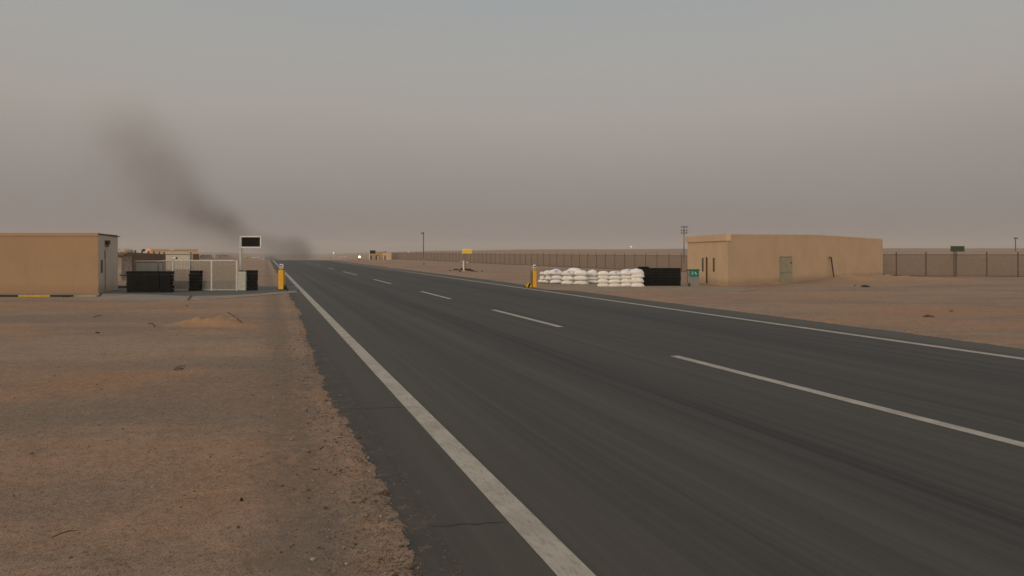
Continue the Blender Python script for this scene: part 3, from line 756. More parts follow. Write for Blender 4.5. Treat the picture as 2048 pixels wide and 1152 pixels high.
# grey sheet gate behind the wide crate stack
g2 = thing('sheet_gate', 'grey sheet metal gate standing behind the wide crate stack', 'gate', (*AT(262, gd + 1.0), 0), CR)
d2 = gd + 1.0
def hx(px): return (px - 262) * PM(d2)
zt2 = ZH(522.5, d2)
for px in (270.5, 316.5):
    MB().box((hx(px), 0, zt2 / 2), (.10, .08, zt2)).build('post', M_greymet, g2)
MB().box((hx(299), 0, zt2 + .02), (hx(327) - hx(271), .06, .06)).build('top_rail', M_gate, g2)
MB().box(((hx(272) + hx(315)) / 2, .01, zt2 / 2 - .02), (hx(314.9) - hx(272.2), .03, zt2 - .15)).build('sheet', M_sheet, g2)
MB().box(((hx(318) + hx(325)) / 2, .01, zt2 / 2 - .02), (hx(325) - hx(318.2), .03, zt2 - .15)).build('sheet', M_sheet, g2)
# side bars between the two gates
g3 = thing('bar_panel', 'short barred fence panel between the grey sheet gate and the white post', 'fence', (*AT(326, gd + .5), 0), CR)
mb = MB()
for i in range(8): mb.box((i * .082 + .05, 0, zt_ / 2), (.03, .03, zt_))
mb.build('bars', M_bar, g3); MB().box((.33, -.01, zt_), (.66, .05, .05)).build('top_rail', M_gate, g3)
# dark tall post behind
tag(MB().tube([(*AT(381.5, gd + .6), 0), (*AT(381.5, gd + .6), ZH(504, gd + .6))], .05).build('steel_post', M_greymet), 'dark grey steel post rising behind the barred gate beside white container', 'post')
# camera on gate post
cm = thing('security_camera', 'white security camera on top of the gate post by crates', 'camera', (*AT(347, gd), zt_ + .03), CR)
MB().tube([(0, 0, 0), (0, 0, .08)], .02).build('bracket', M_offw, cm)
MB().box((.05, 0, .13), (.22, .12, .10), 0).build('housing', M_white, cm, .02)
MB().sphere((.19, 0, .13), (.06, .07, .075)).build('lens_dome', M_dark, cm, smooth=True)
lp = thing('thin_mast', 'slender white mast with small twin lamps behind gate', 'mast', (*AT(344.5, gd + 2.5), 0), CR)
MB().tube([(0, 0, 0), (0, 0, ZH(500, gd + 2.5))], .018).build('pole', M_offw, lp)
for s in (-1, 1): MB().box((s * .07, 0, ZH(499.5, gd + 2.5)), (.11, .08, .07)).build('lamp', M_white, lp)
# ribbed cabinet and message sign
cb = thing('ribbed_cabinet', 'pale ribbed utility cabinet between the barred gate and crates', 'cabinet', (*AT(483.5, DG(582.6)), 0), CR)
dcb = DG(582.6); wcb = 16.5 * PM(dcb); hcb = ZH(543.5, dcb)
MB().box((0, .25, hcb / 2), (wcb - .03, .5, hcb)).build('body', M_gate, cb, .01)
for i in range(6): MB().box((-wcb / 2 + .05 + i * (wcb - .1) / 5, -.012, hcb / 2 + .06), (.035, .024, hcb - .2)).build('rib', M_offw, cb)
MB().box((0, .25, .04), (wcb, .53, .08)).build('plinth', M_greymet, cb)
MB().box((-.09, .2, hcb + .04), (.26, .2, .07), .2).build('junction_box', M_dark, cb)
sg = thing('message_sign', 'black electronic message board in white frame on a tall pole', 'sign', (*AT(481.8, dcb + .9), 0), CR)
ds = dcb + .9
MB().tube([(0, 0, 0), (0, 0, ZH(472.8, ds))], .09).build('pole', M_offw, sg)
xr = (522 - 481.8) * PM(ds); z0s, z1s = ZH(494.6, ds), ZH(473.2, ds)
MB().box((xr / 2 + .03, 0, (z0s + z1s) / 2), (xr - .1, .10, z1s - z0s - .06)).build('screen', M_black, sg)
fm = MB()
fm.box((xr / 2 + .02, -.01, z1s), (xr, .13, .075)).box((xr / 2 + .02, -.01, z0s), (xr, .13, .075)).box((xr, -.01, (z0s + z1s) / 2), (.075, .13, z1s - z0s - .05))
fm.build('frame', M_white, sg)

# yellow bollards with white reflector head
def post_head(t, h0, wd, flip=1):
    hd = MB().box((0, 0, h0 + .19), (wd * .72, wd * .7, .36)).build('head', M_white, t, .05)
    MB().box((-.02 * flip, -wd * .35 - .006, h0 + .26), (.16, .012, .07), 0, (0, R(-18 * flip))).build('mark', M_black, hd)
    MB().box((.03 * flip, -wd * .35 - .006, h0 + .13), (.11, .012, .06), 0, (0, R(25 * flip))).build('mark', M_black, hd)
    MB().box((-.05 * flip, -wd * .35 - .006, h0 + .09), (.06, .012, .04)).build('mark', M_black, hd)
    MB().box((0, 0, h0 + .01), (wd * .92, wd * .92, .03)).build('collar', M_black, t)
d_ = DG(580.8)
b1 = thing('yellow_bollard', 'square yellow bollard with white reflector head at left road edge', 'bollard', (*AT(563.2, d_), .03), CR, 'yellow bollards flanking the road')
wd = 10 * PM(d_); h0 = ZH(540.5, d_)
MB().box((0, 0, .03), (wd + .09, wd + .09, .06)).build('base', M_brown, b1)
MB().box((0, 0, h0 / 2), (wd, wd, h0 - .01)).build('body', M_yel, b1, .015)
post_head(b1, h0, wd)
wdg = MB().add([Vector((wd / 2 + .02, -.05, .02)), Vector((wd / 2 + .10, -.05, .02)), Vector((wd / 2 + .02, -.05, .30)), Vector((wd / 2 + .02, .05, .02)), Vector((wd / 2 + .10, .05, .02)), Vector((wd / 2 + .02, .05, .30))], [(0, 1, 2), (5, 4, 3), (0, 3, 4, 1), (1, 4, 5, 2), (2, 5, 3, 0)])
wdg.build('gusset', M_black, b1)
p, q_ = Vector((*GP(571, 577), .18)), Vector((*GP(575.5, 583.0), .05))
tag(MB().tube([p, (p + q_) / 2 + Vector((0, 0, .02)), q_], [.07, .06, .03], 8).build('rubber_stop', M_black), 'black rubber wedge lying at the foot of left yellow bollard', 'wedge')
d_ = DG(574.8)
b2 = thing('yellow_bollard', 'square yellow bollard with white head beside the striped wedge', 'bollard', (*AT(1069, d_), .0), CR, 'yellow bollards flanking the road')
wd = 7.6 * PM(d_); h0 = ZH(540.0, d_)
MB().box((0, 0, h0 / 2), (wd, wd, h0)).build('body', M_yel, b2, .015)
MB().box((-wd / 2 - .025, 0, h0 / 2 - .03), (.045, wd, h0 - .1)).build('side_plate', M_dark, b2)
MB().box((.05, 0, .03), (wd + .1, wd + .06, .06)).build('base', M_ykerb, b2)
post_head(b2, h0, wd * 1.15, -1)
x, y = AT(1062, d_ + .2)
tag(MB().box((x, y, ZH(541, d_) / 2), (.09, .09, ZH(541, d_)), CR).build('grey_post', M_greymet), 'slim grey post standing just left of the right yellow bollard', 'post')
# black and yellow chevron wedge
wx = thing('striped_wedge', 'low black and yellow striped wedge beside the right bollard', 'barrier', (*AT(1057.5, DG(574.5)), 0), CR)
s_ = PM(DG(574.5))
def quad(p): return MB().prism(p, -.12, .12)
def wface(pts, m, off): 
    vs = [(a * s_, -off, b * s_) for a, b in pts] + [(a * s_, .2, b * s_) for a, b in pts]; n = len(pts)
    return MB().add(vs, [tuple(range(n)), tuple(range(n, 2 * n))[::-1]] + [(i, n + i, n + (i + 1) % n, (i + 1) % n) for i in range(n)])
wface([(-7, 0), (-7, 3.2), (-1.5, 11), (3.0, 7.5), (6.5, 3.5), (6.5, 0)], 0, .05).build('body', M_black, wx)
for pts in ([(-6, 0), (-3.2, 0), (1.2, 8.6), (-1.0, 10.2)], [(1.0, 0), (4.2, 0), (6.2, 3.6), (4.4, 5.6)], [(-7, 3.2), (-6.5, 2.2), (-2.5, 9.8), (-1.8, 10.6)]):
    wface(pts, 0, .056).build('stripe', M_yel2, wx)

# teal sign cabinet
dcb = DG(573.6)
cb2 = thing('sign_cabinet', 'grey cabinet with teal numbered plate before the tan building', 'cabinet', (*AT(1387.5, dcb), .03), CR)
wcb = 22 * PM(dcb); hcb = ZH(541, dcb)
MB().box((0, .2, hcb / 2), (wcb, .4, hcb)).build('body', M_box, cb2, .01)
MB().box((-.015, .18, hcb + .02), (wcb + .07, .48, .05)).build('lid', M_dark, cb2)
MB().box((-wcb / 2 + .05, -.05, .12), (.1, .08, .2)).build('foot', M_dark, cb2)
zc = ZH(547.5, dcb); pl_ = MB().box((.03, -.012, zc), (wcb * .82, .024, 13 * PM(dcb))).build('sign_plate', M_teal, cb2)
gl = MB()                                    # strokes of the two characters
u_ = PM(dcb)
def stroke(x0, z0, x1, z1, t=.9):
    a = Vector((x0 * u_, 0, z0 * u_)); b = Vector((x1 * u_, 0, z1 * u_)); d = b - a
    gl.box((a + b) / 2 + Vector((.03, -.030, zc)), (d.length + t * u_ * .6, .008, t * u_), 0, (0, -math.atan2(d.z, d.x)))
for s in ((-5.2, 3.2, -3.0, 3.2), (-2.7, 3.0, -2.7, -2.0), (-3.0, .9, -5.0, .6), (-5.2, .4, -5.2, -1.6), (-5.0, -2.0, -2.7, -2.0),
          (2.0, 2.6, .8, .2), (.8, .2, 2.6, -.8), (2.6, 2.4, 2.6, -2.4), (3.0, -1.2, 5.0, -1.0), (4.6, .6, 4.6, -2.4)): stroke(*s)
gl.build('lettering', M_teallet, pl_)

# ---------------------------------------------------------------- perimeter fence
f0 = (-46., 226.); f1 = (6.3 * 1.0, 113.7); dirn = Vector((f1[0] - f0[0], f1[1] - f0[1])).normalized()
# corner behind the right building
t = (113.7 - 72) / -dirn.y; cor = (f1[0] + dirn.x * t, 72.0)
fence = thing('perimeter_fence', 'long brown mesh fence on thin posts crossing the desert behind building', 'fence', (*c2w(*f1), 0), 0)
fo = Vector((*c2w(*f1), 0))
# straight start further off
path = [(-37., 213.), f1, cor, (49.3, 66.5), (66, 64.0)]
def fpt(p): x, y = c2w(*p); return Vector((x, y, float(base(x, y)))) - fo
HF = 1.98
total = 0; fps = []
mesh = MB(); rail = MB(); rail2 = MB()
for si, (p, q2) in enumerate(zip(path, path[1:])):
    P_, Q_ = Vector(p), Vector(q2); ln = (Q_ - P_).length; sp = 2.42 if si < 2 else 2.75; n = max(1, round(ln / sp)); h_ = HF if si < 2 else 2.18
    for i in range(n + (si == len(path) - 2)):
        c_ = P_.lerp(Q_, i / n); v = fpt(c_); fps.append(v)
        lean = random.uniform(-.02, .02)
        MB().tube([v + Vector((0, 0, -.1)), v + Vector((lean, lean, h_ + .28))], (.045 if si < 2 else .058), 7).build('post', M_fpost, fence)
    for i in range(n):
        a, b = fpt(P_.lerp(Q_, i / n)), fpt(P_.lerp(Q_, (i + 1) / n)); up = Vector((0, 0, h_)); lo = Vector((0, 0, .03))
        mesh.add([a + lo, b + lo, b + up, a + up], [(0, 1, 2, 3)])
        rail.tube([a + up, b + up], .028, 5); rail2.tube([a + lo * 2, b + lo * 2], .03, 5)
mesh.build('mesh', M_mesh, fence); rail.build('top_rail', M_fpost, fence); rail2.build('bottom_rail', M_fpost, fence)

# ---------------------------------------------------------------- signs and lamps
d_ = 66.0
gs = thing('green_sign_board', 'dark green blank sign board on a post above the fence', 'sign', (*AT(1908, d_ + .6), 0), CR)
MB().tube([(0, 0, 0), (0, 0, ZH(498, d_))], .05).build('pole', M_fpost, gs)
x0 = 6 * PM(d_); MB().box((x0, -.08, ZH(497.7, d_)), (27.5 * PM(d_), .06, 11.2 * PM(d_))).build('board', M_green, gs)
d_ = DG(543.0)
ys = thing('yellow_sign', 'small bright yellow board on a thin post among black rubble', 'sign', (*AT(927.3, d_), 0), CR)
MB().tube([(0, 0, 0), (0, 0, ZH(521, d_))], .10).build('white_sleeve', M_white, ys)
MB().box((-.35, 0, ZH(523, d_)), (.35, .05, .04)).box((.42, 0, ZH(524.5, d_)), (.3, .12, .12)).build('cross_arm', M_offw, ys)
MB().tube([(.16, 0, 0), (.16, 0, ZH(507, d_))], .025).build('pole', M_fpost, ys)
MB().box((6.6 * PM(d_), -.06, ZH(502.5, d_)), (18.4 * PM(d_), .06, 9 * PM(d_))).build('board', M_yellight, ys)
MB().box((6.4 * PM(d_), -.10, ZH(502.6, d_)), (14.6 * PM(d_), .014, 6.4 * PM(d_))).build('face', M_yel2, ys)
MB().box((.16, .1, ZH(532, d_)), (.08, .08, ZH(524, d_) * .9)).build('stay', M_dark, ys)

def mast(px, D, top, label, tiers, arms, wpx, hasw=False):
    x, y = AT(px, D); zb = float(base(x, y)); t = thing('light_mast', label, 'light mast', (x, y, zb), CR, 'floodlight masts beyond the fence')
    ht = ZH(top, D) - zb; MB().tube([(0, 0, 0), (0, 0, ht)], [PM(D) * .9, PM(D) * .7], 8).build('pole', M_dark, t)
    w_ = wpx * PM(D)
    for ti, yy in enumerate(tiers):
        z = ZH(yy, D) - zb
        MB().tube([(-w_ / 2, 0, z - PM(D)), (w_ / 2, 0, z - PM(D))], PM(D) * .22, 6).build('cross_arm', M_dark, t)
        for k in range(arms):
            xx = (k / (arms - 1) - .5) * w_ if arms > 1 else 0
            MB().box((xx, -.2, z), (PM(D) * 2.4, PM(D) * 1.5, PM(D) * 2.3), 0, (R(-25), 0)).build('floodlight', M_dark if not (hasw and k == arms - 1) else M_offw, t)
    return t
mast(847, 230, 464, 'grey floodlight mast standing left above far end of the fence', [466.5], 3, 7, True)
mast(1368, 150, 452, 'tall floodlight mast with three tiers of lamps beside tan building', [453.8, 460.8, 465.8], 3, 10)
mast(2031, 320, 475, 'faint thin mast with one dark lamp pair at far right', [476.5], 2, 5)
for px, D, top, lab in ((1262, 420, 493, 'small white lamp post on the desert ridge above sandbags'), (667, 230, 505.5, 'thin post with a white globe lamp far down the road'),
                        (817, 400, 504, 'tiny white lamp on the ridge left of the thin mast')):
    x, y = AT(px, D); zb = float(base(x, y)); t = thing('lamp_post', lab, 'lamp post', (x, y, zb), CR)
    MB().tube([(0, 0, 0), (0, 0, ZH(top, D) - zb)], PM(D) * .3, 6).build('pole', M_offw, t)
    MB().sphere((0, 0, ZH(top + .5, D) - zb), PM(D) * (1.3 if px != 817 else .9)).build('lamp', M_lampw, t)

# ---------------------------------------------------------------- compound behind left building
d_ = 62.0
cf = thing('corrugated_fence', 'tall brown corrugated metal fence running back behind the grey gate', 'fence', (*AT(243, d_), 0), CR)
pts = [((243 - 1024) * PM(d_), d_), ((331 - 1024) * PM(84.), 84.)]
a = Vector((0, 0)); b = Vector((pts[1][0] - pts[0][0], pts[1][1] - pts[0][1])); n = 70; pv = []
nrm = Vector((b.y, -b.x)).normalized()
for i in range(n + 1):
    c_ = b * i / n + nrm * (.07 if i % 2 else -.07); pv.append(c_)
hf0, hf1 = ZH(504, d_), ZH(508.5, 84.)
vs = []; 
for i, c_ in enumerate(pv): h_ = hf0 + (hf1 - hf0) * i / n; vs += [(c_.x, c_.y, -.1), (c_.x, c_.y, h_)]
m_ = MB().add(vs, [(2 * i, 2 * i + 2, 2 * i + 3, 2 * i + 1) for i in range(n)]); o = m_.build('corrugated_sheet', M_corr, cf)
sm = o.modifiers.new('thickness', 'SOLIDIFY'); sm.thickness = .03
for i in range(0, n + 1, 10):
    c_ = b * i / n + nrm * -.15; h_ = hf0 + (hf1 - hf0) * i / n
    MB().box((c_.x, c_.y, h_ / 2 + .1), (.12, .12, h_ + .35)).build('post', M_fpost, cf)
pb = thing('pale_shed', 'pale weathered shed with a light sheet roof behind left building', 'shed', (*AT(232, 58.), 0), CR)
MB().box((.0, .8, ZH(511, 58) / 2), (.9, 1.6, ZH(511, 58))).build('wall', M_ruin, pb)
MB().box((.15, .6, ZH(508.5, 58)), (1.3, 2.0, .12), 0, (R(4), 0)).build('roof', M_corr, pb)
MB().sphere((.3, .9, ZH(503.5, 58)), (.65, .6, .28), 12, 8).build('sheet_cover', M_ruin, pb, smooth=True)
tl = thing('warning_beacon', 'orange glowing warning beacon above the brown corrugated fence', 'beacon', (*AT(298, 78), 0), CR)
MB().tube([(0, 0, 0), (0, 0, ZH(504, 78))], .05).build('pole', M_dark, tl)
MB().sphere((0, 0, ZH(501.5, 78)), (.19, .18, .19), 14, 10).build('lens', M_orange, tl, smooth=True)
MB().box((-.62, 0, ZH(500.5, 78)), (.24, .2, .30)).build('unlit_lamp', M_dark, tl); MB().box((-.3, 0, ZH(503.6, 78)), (.6, .05, .12)).build('cross_arm', M_white, tl)
fb = thing('warehouse', 'long beige flat roofed warehouse beyond the white container', 'building', (*AT(350, 190), -1.0), CR + R(26.3))
s_ = PM(190.)
MB().box((0, 4.5, (ZH(499.5, 190) + 1) / 2), (84 * s_, 9, ZH(499.5, 190) + 1)).build('wall', M_farw, fb)
MB().box((0, 4.5, ZH(499.5, 190) + 1.1), (85 * s_, 9.4, .25)).build('roof_edge', M_farw, fb)
MB().box((38 * s_, -.1, 1.6), (1.6, .1, 2.4)).build('door', M_brown, fb)
wc = thing('white_container', 'white portable cabin with brown roof line behind the gate', 'cabin', (*AT(356.5, 95), 0), CR + R(26))
s_ = PM(95.)
MB().box((0, 1.2, ZH(508, 95) / 2), (44.5 * s_, 1.2, ZH(508, 95))).build('wall', M_farc, wc)
MB().box((0, 1.2, ZH(506, 95)), (43.5 * s_, 1.1, 3.2 * s_)).build('upper_panel', M_farc, wc)
MB().box((0, 1.2, ZH(508.6, 95)), (45 * s_, 1.3, .06)).build('roof_line', M_brown, wc)
# boom barrier and dark kerb left of the crates
x, y = AT(247, DG(588) + 6)
bm_ = thing('boom_barrier', 'dark horizontal barrier arm reaching left from the crate stack', 'barrier', (*AT(256, 55), 0), CR)
MB().tube([(-16 * PM(55.), 0, ZH(550.5, 55)), (0, 0, ZH(550.8, 55))], .05).build('arm', M_dark, bm_); MB().box((.1, 0, ZH(550, 55) / 2), (.25, .25, ZH(550, 55) + .1)).build('housing', M_greymet, bm_)
tag(MB().box((*AT(240, DG(577)), .08), (1.6, .3, .2), CR).build('dark_kerb', M_drive), 'dark low concrete block beside the left building corner', 'kerb')

# far building on the right of the road
d_ = 205.; s_ = PM(d_)
x, y = AT(760, d_); zb = float(base(x, y)) - .2
fh = thing('far_hut', 'distant beige flat roofed block at far end of the fence', 'building', (x, y, zb), CR)
hz1, hz2 = ZH(503.2, d_) - zb, ZH(505.3, d_) - zb
MB().box((-8 * s_, 3, hz1 / 2), (28 * s_, 6, hz1)).build('wall', M_wall, fh)
MB().box((14.6 * s_, 2.2, hz2 / 2), (17 * s_, 5, hz2)).build('wall', M_farw, fh)
for px_, w_ in ((-7.5, 2.0), (-4, 3.0), (10.5, 2.0), (-18, 2.2)):
    MB().box((px_ * s_, -.1 if px_ < 5 else -.4, .8), (w_ * s_, .1, 1.5)).build('door' if px_ > 0 else 'window', M_dark, fh)
MB().box((-3.4 * s_, -.3, .75), (1.4 * s_, .3, 1.3)).build('white_panel', M_white, fh)
x, y = AT(739, d_ - 8); zb = float(base(x, y))
bs = thing('message_sign', 'small black message board on a pole before the far beige block', 'sign', (x, y, zb), CR)
d3 = d_ - 8; s3 = PM(d3)
MB().tube([(0, 0, 0), (0, 0, ZH(500.5, d3) - zb)], .16).build('pole', M_farc, bs)
MB().box((6.6 * s3, 0, ZH(504, d3) - zb), (10.5 * s3, .25, 6.4 * s3)).build('screen', M_black, bs)
MB().box((6.6 * s3, 0, ZH(500.5, d3) - zb), (11 * s3, .3, .08)).build('frame', M_offw, bs)

# vehicles far off
def car(px, D, rz, mb_, label, cat='car', lamps=None, tall=1.0, name='car'):
    x, y = AT(px, D); zb = float(base(x, y)); t = thing(name, label, cat, (x, y, zb), CR + R(rz), 'vehicles far down the desert road')
    prof = [(-2.2, .35), (2.2, .35), (2.25, .85), (1.3, 1.0), (.7, 1.5 * tall), (-1.5, 1.52 * tall), (-2.2, 1.0)]
    vs = [(a, -.85, b) for a, b in prof] + [(a, .85, b) for a, b in prof]; n = len(prof)
    MB().add(vs, [tuple(range(n)), tuple(range(n, 2 * n))[::-1]] + [(i, n + i, n + (i + 1) % n, (i + 1) % n) for i in range(n)]).build('body', mb_, t, .05)
    for s in (-1, 1):
        MB().box((-.35, s * .86, 1.22), (1.7, .03, .34)).build('window', M_glass, t)
        for xx in (-1.35, 1.4): MB().tube([(xx, s * .70, .34), (xx, s * .90, .34)], .34, 14).build('wheel', M_tyre, t)
        h_ = MB().box((2.26, s * .6, .72), (.05, .35, .18)).build('headlight', lamps or M_offw, t)
    return t
car(681, 900, 15, M_carw, 'white car farthest left of the pair right of the road')
car(690, 860, 10, M_carw, 'white car on the right of the pair right of the road')
car(662, 900, 60, M_caro, 'ochre vehicle beside the road end near the white globe lamp')
car(508, 800, 170, M_carw, 'white car parked left of the road just right of the message sign')
car(516, 900, 175, M_carw, 'white car parked behind another one near the road end')
car(493, 620, 90, M_caro, 'orange brown truck standing behind message sign pole', 'truck', None, 1.4, 'truck')
x, y = AT(719, 190); zb = float(base(x, y))
hl = thing('floodlight', 'bright warm lamp glowing low beside the far road', 'lamp', (x, y, zb), CR)
MB().tube([(0, 0, 0), (0, 0, ZH(514.5, 190) - zb)], .08).build('pole', M_dark, hl)
MB().sphere((0, 0, ZH(513.8, 190) - zb), .32, 14, 10).build('bulb', M_lamp, hl, smooth=True)
for px, top, D, lab in ((429, 505, 230, 'short white marker post on the horizon left of the message sign'), (526.5, 514, 185, 'thin grey post left of the road end'), (523.5, 516, 188, 'thinner pale post just left of another near the road end')):
    x, y = AT(px, D); zb = float(base(x, y))
    tag(MB().tube([(x, y, zb), (x, y, ZH(top, D))], .14 if px < 500 else .09, 6).build('marker_post', M_offw), lab, 'post')
# dark shrubs on left horizon
for k, (px, D, w_, h_) in enumerate(((412, 235, 3.2, 1.4), (448, 250, 4.5, 1.6))):
    x, y = AT(px, D); zb = float(base(x, y)); mb = MB()
    for i in range(260):
        a, r_ = random.random() * 6.28, random.random() ** .5; hh_ = random.random()
        c_ = Vector((x + math.cos(a) * r_ * w_ * (1 - hh_ * .5), y + math.sin(a) * r_ * w_ * .6, zb + hh_ * h_)); s = .22
        d1, d2_ = [Vector([random.uniform(-1, 1) for _ in range(3)]).normalized() * s for _ in range(2)]
        mb.add([c_ - d1, c_ + d2_, c_ + d1], [(0, 1, 2)])
    tag(mb.build('desert_shrub', mat('dusty_foliage', (.07, .065, .045))), ['low dusty shrub on the horizon nearest the white container', 'wide dusty shrub on the horizon left of the message sign'][k], 'shrub', 'shrubs on the left horizon')

# ---------------------------------------------------------------- loose things on the sand
def rock_mesh(rad, seed, n=8, m=6, sq=(1, 1, .6)):
    r = random.Random(seed); mb = MB().sphere((0, 0, 0), (rad * sq[0], rad * sq[1], rad * sq[2]), n, m)
    mb.v = [tuple(Vector(v) * (1 + r.uniform(-.28, .22))) for v in mb.v]; return mb
def rock(px, py, wpx, hpx, m, label, name='rock', cat='rock', group=None):
    D = DG(py); x, y = GP(px, py); rad = wpx * PM(D) / 2
    o = rock_mesh(rad, px, 9, 7, (1, .7, hpx / wpx * 1.6)).build(name, m)
    o.location = (x, y, gz(x, y) + hpx * PM(D) * .25); o.rotation_euler = (0, 0, CR); tag(o, label, cat, group)
GR = 'burnt rubble around the yellow sign'
LB = ['flat black rubble chunk farthest left of the yellow sign', 'wide black rubble chunk just left of the yellow sign', 'small black rubble chunk low left of the sign foot', 'black rubble lump touching the left of sign foot',
      'black rubble lump touching the right of sign foot', 'wide black rubble slab just right of the sign foot', 'black rubble chunk second right of the sign foot', 'thin black rubble sliver right of the sign',
      'small dark rubble lump farthest right of the yellow sign', 'ochre dirt heap at foot of yellow sign']
for (px, py, w_, h_), l in zip(((900, 542, 5, 1.5), (912, 540.8, 13, 2.6), (920, 543.8, 8, 2.2), (923.5, 541, 6, 4.5), (932, 541.5, 6, 3.5), (937.5, 542, 11, 4), (945, 543, 7, 3), (952, 544.2, 8, 1.2), (964.5, 544.3, 3.5, 2.2), (927.5, 543.8, 7, 3)), LB):
    rock(px, py, w_, h_, M_rock if 'ochre' not in l else M_ykerb, l, 'rubble_chunk', 'rubble', GR)
rock(848, 529, 4.5, 2, M_rock, 'small dark rock on sand below the distant thin mast')
rock(483, 1006, 7, 6, M_rock, 'dark pebble alone on the sand in left foreground', 'pebble')
rock(1857, 633.5, 21, 4, M_stone, 'flat reddish brown stone on the sand far right')
rock(1731, 574.5, 17, 3.6, M_rock, 'flat black object on sand before right building end', 'debris', 'debris')
rock(1709, 573, 3, 2.5, M_stone, 'tiny brown stone left of the flat black debris')
rock(1903, 623, 8, 2, M_stone, 'small brown stone behind the flat reddish one')
rock(195, 668, 9, 2.0, M_rock, 'small dark stone on the sand left of the orange mound')
rock(374, 614, 6, 2.2, M_stone, 'small brown stone on sand near the apron edge')
rock(770, 990, 14, 8, M_stone, 'brown clod on asphalt edge in the lower foreground', 'clod')
def twig(pts, r, label, name='twig'):
    vv = []
    for px, py, dz_ in pts: x, y = GP(px, py); vv.append((x, y, gz(x, y) + .022 + dz_))
    tag(MB().tube(vv, r, 6).build(name, M_twig, smooth=True), label, 'twig', 'twigs on the sand')
twig([(104, 1085, 0), (122, 1079, .01), (140, 1074, .012), (158, 1071, .0)], [.004, .006, .005, .002], 'thin curved twig lying on the sand in bottom left')
twig([(349, 740.5, .0), (360, 737, .02), (370, 735.5, .0)], .008, 'dark stick uppermost of three on the mid left sand')
twig([(347, 743, 0), (357, 741, .015), (366, 740, 0)], .009, 'dark stick in the middle of three on mid left sand')
twig([(351, 744.5, 0), (360, 743.5, .01), (367, 741.5, 0)], .007, 'dark stick lowest of three on the mid left sand')
twig([(296, 652, 0), (305, 655, .03), (310, 659, 0)], .014, 'bent dark twig beside the orange sand mound')
twig([(455, 651, .1), (468, 649, .13), (484, 656, .04)], .014, 'dark root across the crest of the orange sand mound')
twig([(187, 636, 0), (196, 634, .02), (203, 633, 0)], .012, 'short dark twig on the sand far left')

# gravel: thousands of small stones along the asphalt edge and across the near sand
stones = [rock_mesh(1, i, 6, 4, (1, .8, .6)) for i in range(8)]
V, Fc = [], []; off = 0; MI = []
def scatter(n, fx, fy, fs):
    global off
    for _ in range(n):
        y = fy(); x = fx(y)
        if x is None: continue
        s = fs(); m = stones[random.randrange(8)]; a = random.random() * 6.28; ca, sa = math.cos(a), math.sin(a)
        P.append((x, y, s, m, ca, sa))
P = []
scatter(6500, lambda y: left_edge(np.array(y)) - abs(random.gauss(0, .45)) + .04, lambda: 4.6 + 34 * random.random() ** 2.2, lambda: random.uniform(.003, .011) * (1 + 1.4 * (random.random() < .07)))
scatter(7000, lambda y: .9 - random.random() * (y * 1.1 + 1), lambda: 4.6 + 20 * random.random() ** 1.8, lambda: random.uniform(.003, .009) * (1 + 1.6 * (random.random() < .05)))
scatter(500, lambda y: left_edge(np.array(y)) + random.random() * .35, lambda: 4.6 + 20 * random.random() ** 1.8, lambda: random.uniform(.003, .008))
scatter(2500, lambda y: 18.4 + random.random() ** 1.6 * 30, lambda: 8 + 40 * random.random(), lambda: random.uniform(.008, .024))
xs = np.array([float(p[0]) for p in P]); ys = np.array([float(p[1]) for p in P]); zs = np.maximum(ground_z(xs, ys), 0)
for (x, y, s, m, ca, sa), z in zip(P, zs):
    V += [(x + s * (v[0] * ca - v[1] * sa), y + s * (v[0] * sa + v[1] * ca), z + s * (v[2] + .25)) for v in m.v]
    Fc += [tuple(i + off for i in f) for f in m.f]; MI += [hash((round(float(x), 3))) % 3] * len(m.f); off += len(m.v)
me = bpy.data.meshes.new('gravel'); me.from_pydata(V, [], Fc); me.update()
for m in (mat('gravel_brown', (.25, .165, .11), var=.3, scale=30), mat('gravel_grey', (.29, .26, .23), var=.3, scale=30), mat('gravel_dark', (.13, .09, .065), var=.3, scale=30)): me.materials.append(m)
me.polygons.foreach_set('material_index', MI)
gv = bpy.data.objects.new('gravel', me); COL.objects.link(gv); tag(gv, 'loose gravel scattered over the sand and along the asphalt edge', 'gravel', None, 'stuff')

# ---------------------------------------------------------------- smoke plume
SD = 245.
BL = [(612, 512, 17, 1.5), (590, 505, 20, 1.5), (560, 506, 22, 1.2), (528, 497, 20, 1.0), (498, 482, 22, 1.1), (470, 456, 24, 1.6), (448, 440, 22, 1.3), (420, 434, 28, 1.0), (392, 418, 32, .85), (362, 396, 42, .65), (338, 368, 52, .5),
      (316, 338, 58, .42), (292, 300, 60, .36), (265, 262, 56, .26), (240, 335, 70, .20), (225, 285, 60, .14), (450, 478, 34, .45), (395, 455, 42, .3)]
M_smoke = bpy.data.materials.new('smoke_volume'); M_smoke.use_nodes = True; g = G(M_smoke)
g.t.nodes.remove(g.b); pv_ = g.n('ShaderNodeVolumePrincipled')
pos = g.n('ShaderNodeNewGeometry').outputs['Position']
nz = g.n('ShaderNodeTexNoise'); g.put(nz.inputs['Vector'], pos); nz.inputs['Scale'].default_value = .045; nz.inputs['Detail'].default_value = 3
wv = g.n('ShaderNodeVectorMath', operation='MULTIPLY_ADD'); sub = g.n('ShaderNodeVectorMath', operation='SUBTRACT')
g.put(sub.inputs[0], nz.outputs['Color']); sub.inputs[1].default_value = (.5, .5, .5)
g.put(wv.inputs[0], sub.outputs[0]); wv.inputs[1].default_value = (9, 9, 9); g.put(wv.inputs[2], pos); wp = wv.outputs[0]
acc = None
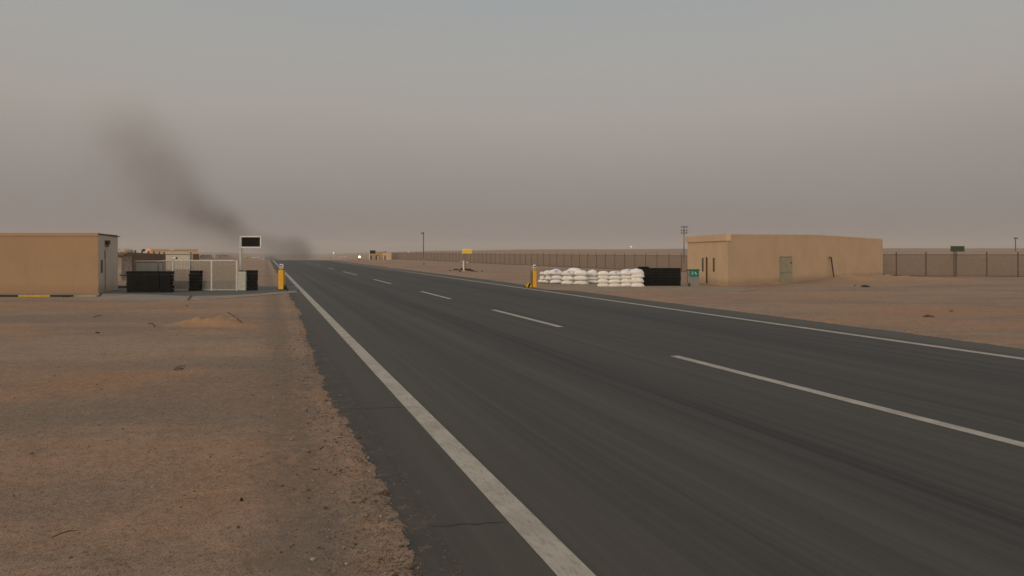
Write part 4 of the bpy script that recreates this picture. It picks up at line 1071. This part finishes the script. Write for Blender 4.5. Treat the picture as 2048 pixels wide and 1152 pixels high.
for px, py, rp, dn in BL:
    x, y = AT(px, SD); z = ZH(py, SD); rr = rp * PM(SD) * 1.35
    ds_ = g.n('ShaderNodeVectorMath', operation='DISTANCE'); g.put(ds_.inputs[0], wp); ds_.inputs[1].default_value = (x, y, z)
    v = g.math('MULTIPLY', g.rng(ds_.outputs['Value'], 0, rr * 1.5, 1, 0), dn * .056 * (20 / rp) ** .8)
    acc = v if acc is None else g.math('ADD', acc, v)
acc = g.math('MULTIPLY', acc, g.rng(g.noise(pos, .09, 4, .6), .3, .7, .75, 1.3))
g.put(pv_.inputs['Density'], acc); pv_.inputs['Color'].default_value = (.38, .34, .32, 1); pv_.inputs['Anisotropy'].default_value = 0
g.t.links.new(pv_.outputs[0], g.t.nodes['Material Output'].inputs['Volume'])
OUT = [(665, 530), (662, 470), (615, 452), (560, 440), (520, 400), (475, 350), (445, 280), (420, 190), (350, 140), (200, 130), (100, 180), (85, 300), (110, 420), (220, 490), (330, 525), (450, 535)]
mb = MB(); n_ = len(OUT); vs = []
for dd2 in (-24, 24):
    for px, py in OUT: vs.append((*c2w((px - 1024) * PM(SD), SD + dd2), ZH(py, SD)))
mb.add(vs, [tuple(range(n_)), tuple(range(n_, 2 * n_))[::-1]] + [(k, n_ + k, n_ + (k + 1) % n_, (k + 1) % n_) for k in range(n_)])
sk_ = mb.build('smoke', M_smoke); tag(sk_, 'dark smoke plume drifting up and left from the road end', 'smoke', None, 'stuff')

# ---------------------------------------------------------------- haze
M_haze = bpy.data.materials.new('haze_volume'); M_haze.use_nodes = True; g = G(M_haze); g.t.nodes.remove(g.b)
pv_ = g.n('ShaderNodeVolumePrincipled'); pv_.inputs['Density'].default_value = .00042
pv_.inputs['Color'].default_value = (.80, .77, .76, 1); pv_.inputs['Anisotropy'].default_value = 0.0
g.t.links.new(pv_.outputs[0], g.t.nodes['Material Output'].inputs['Volume'])
hz_ = MB().box((0, 2700, 25), (10300, 6800, 76)).build('haze', M_haze); tag(hz_, 'pale dust haze hanging over the desert', 'haze', None, 'stuff')
print('objects', len(bpy.data.objects))
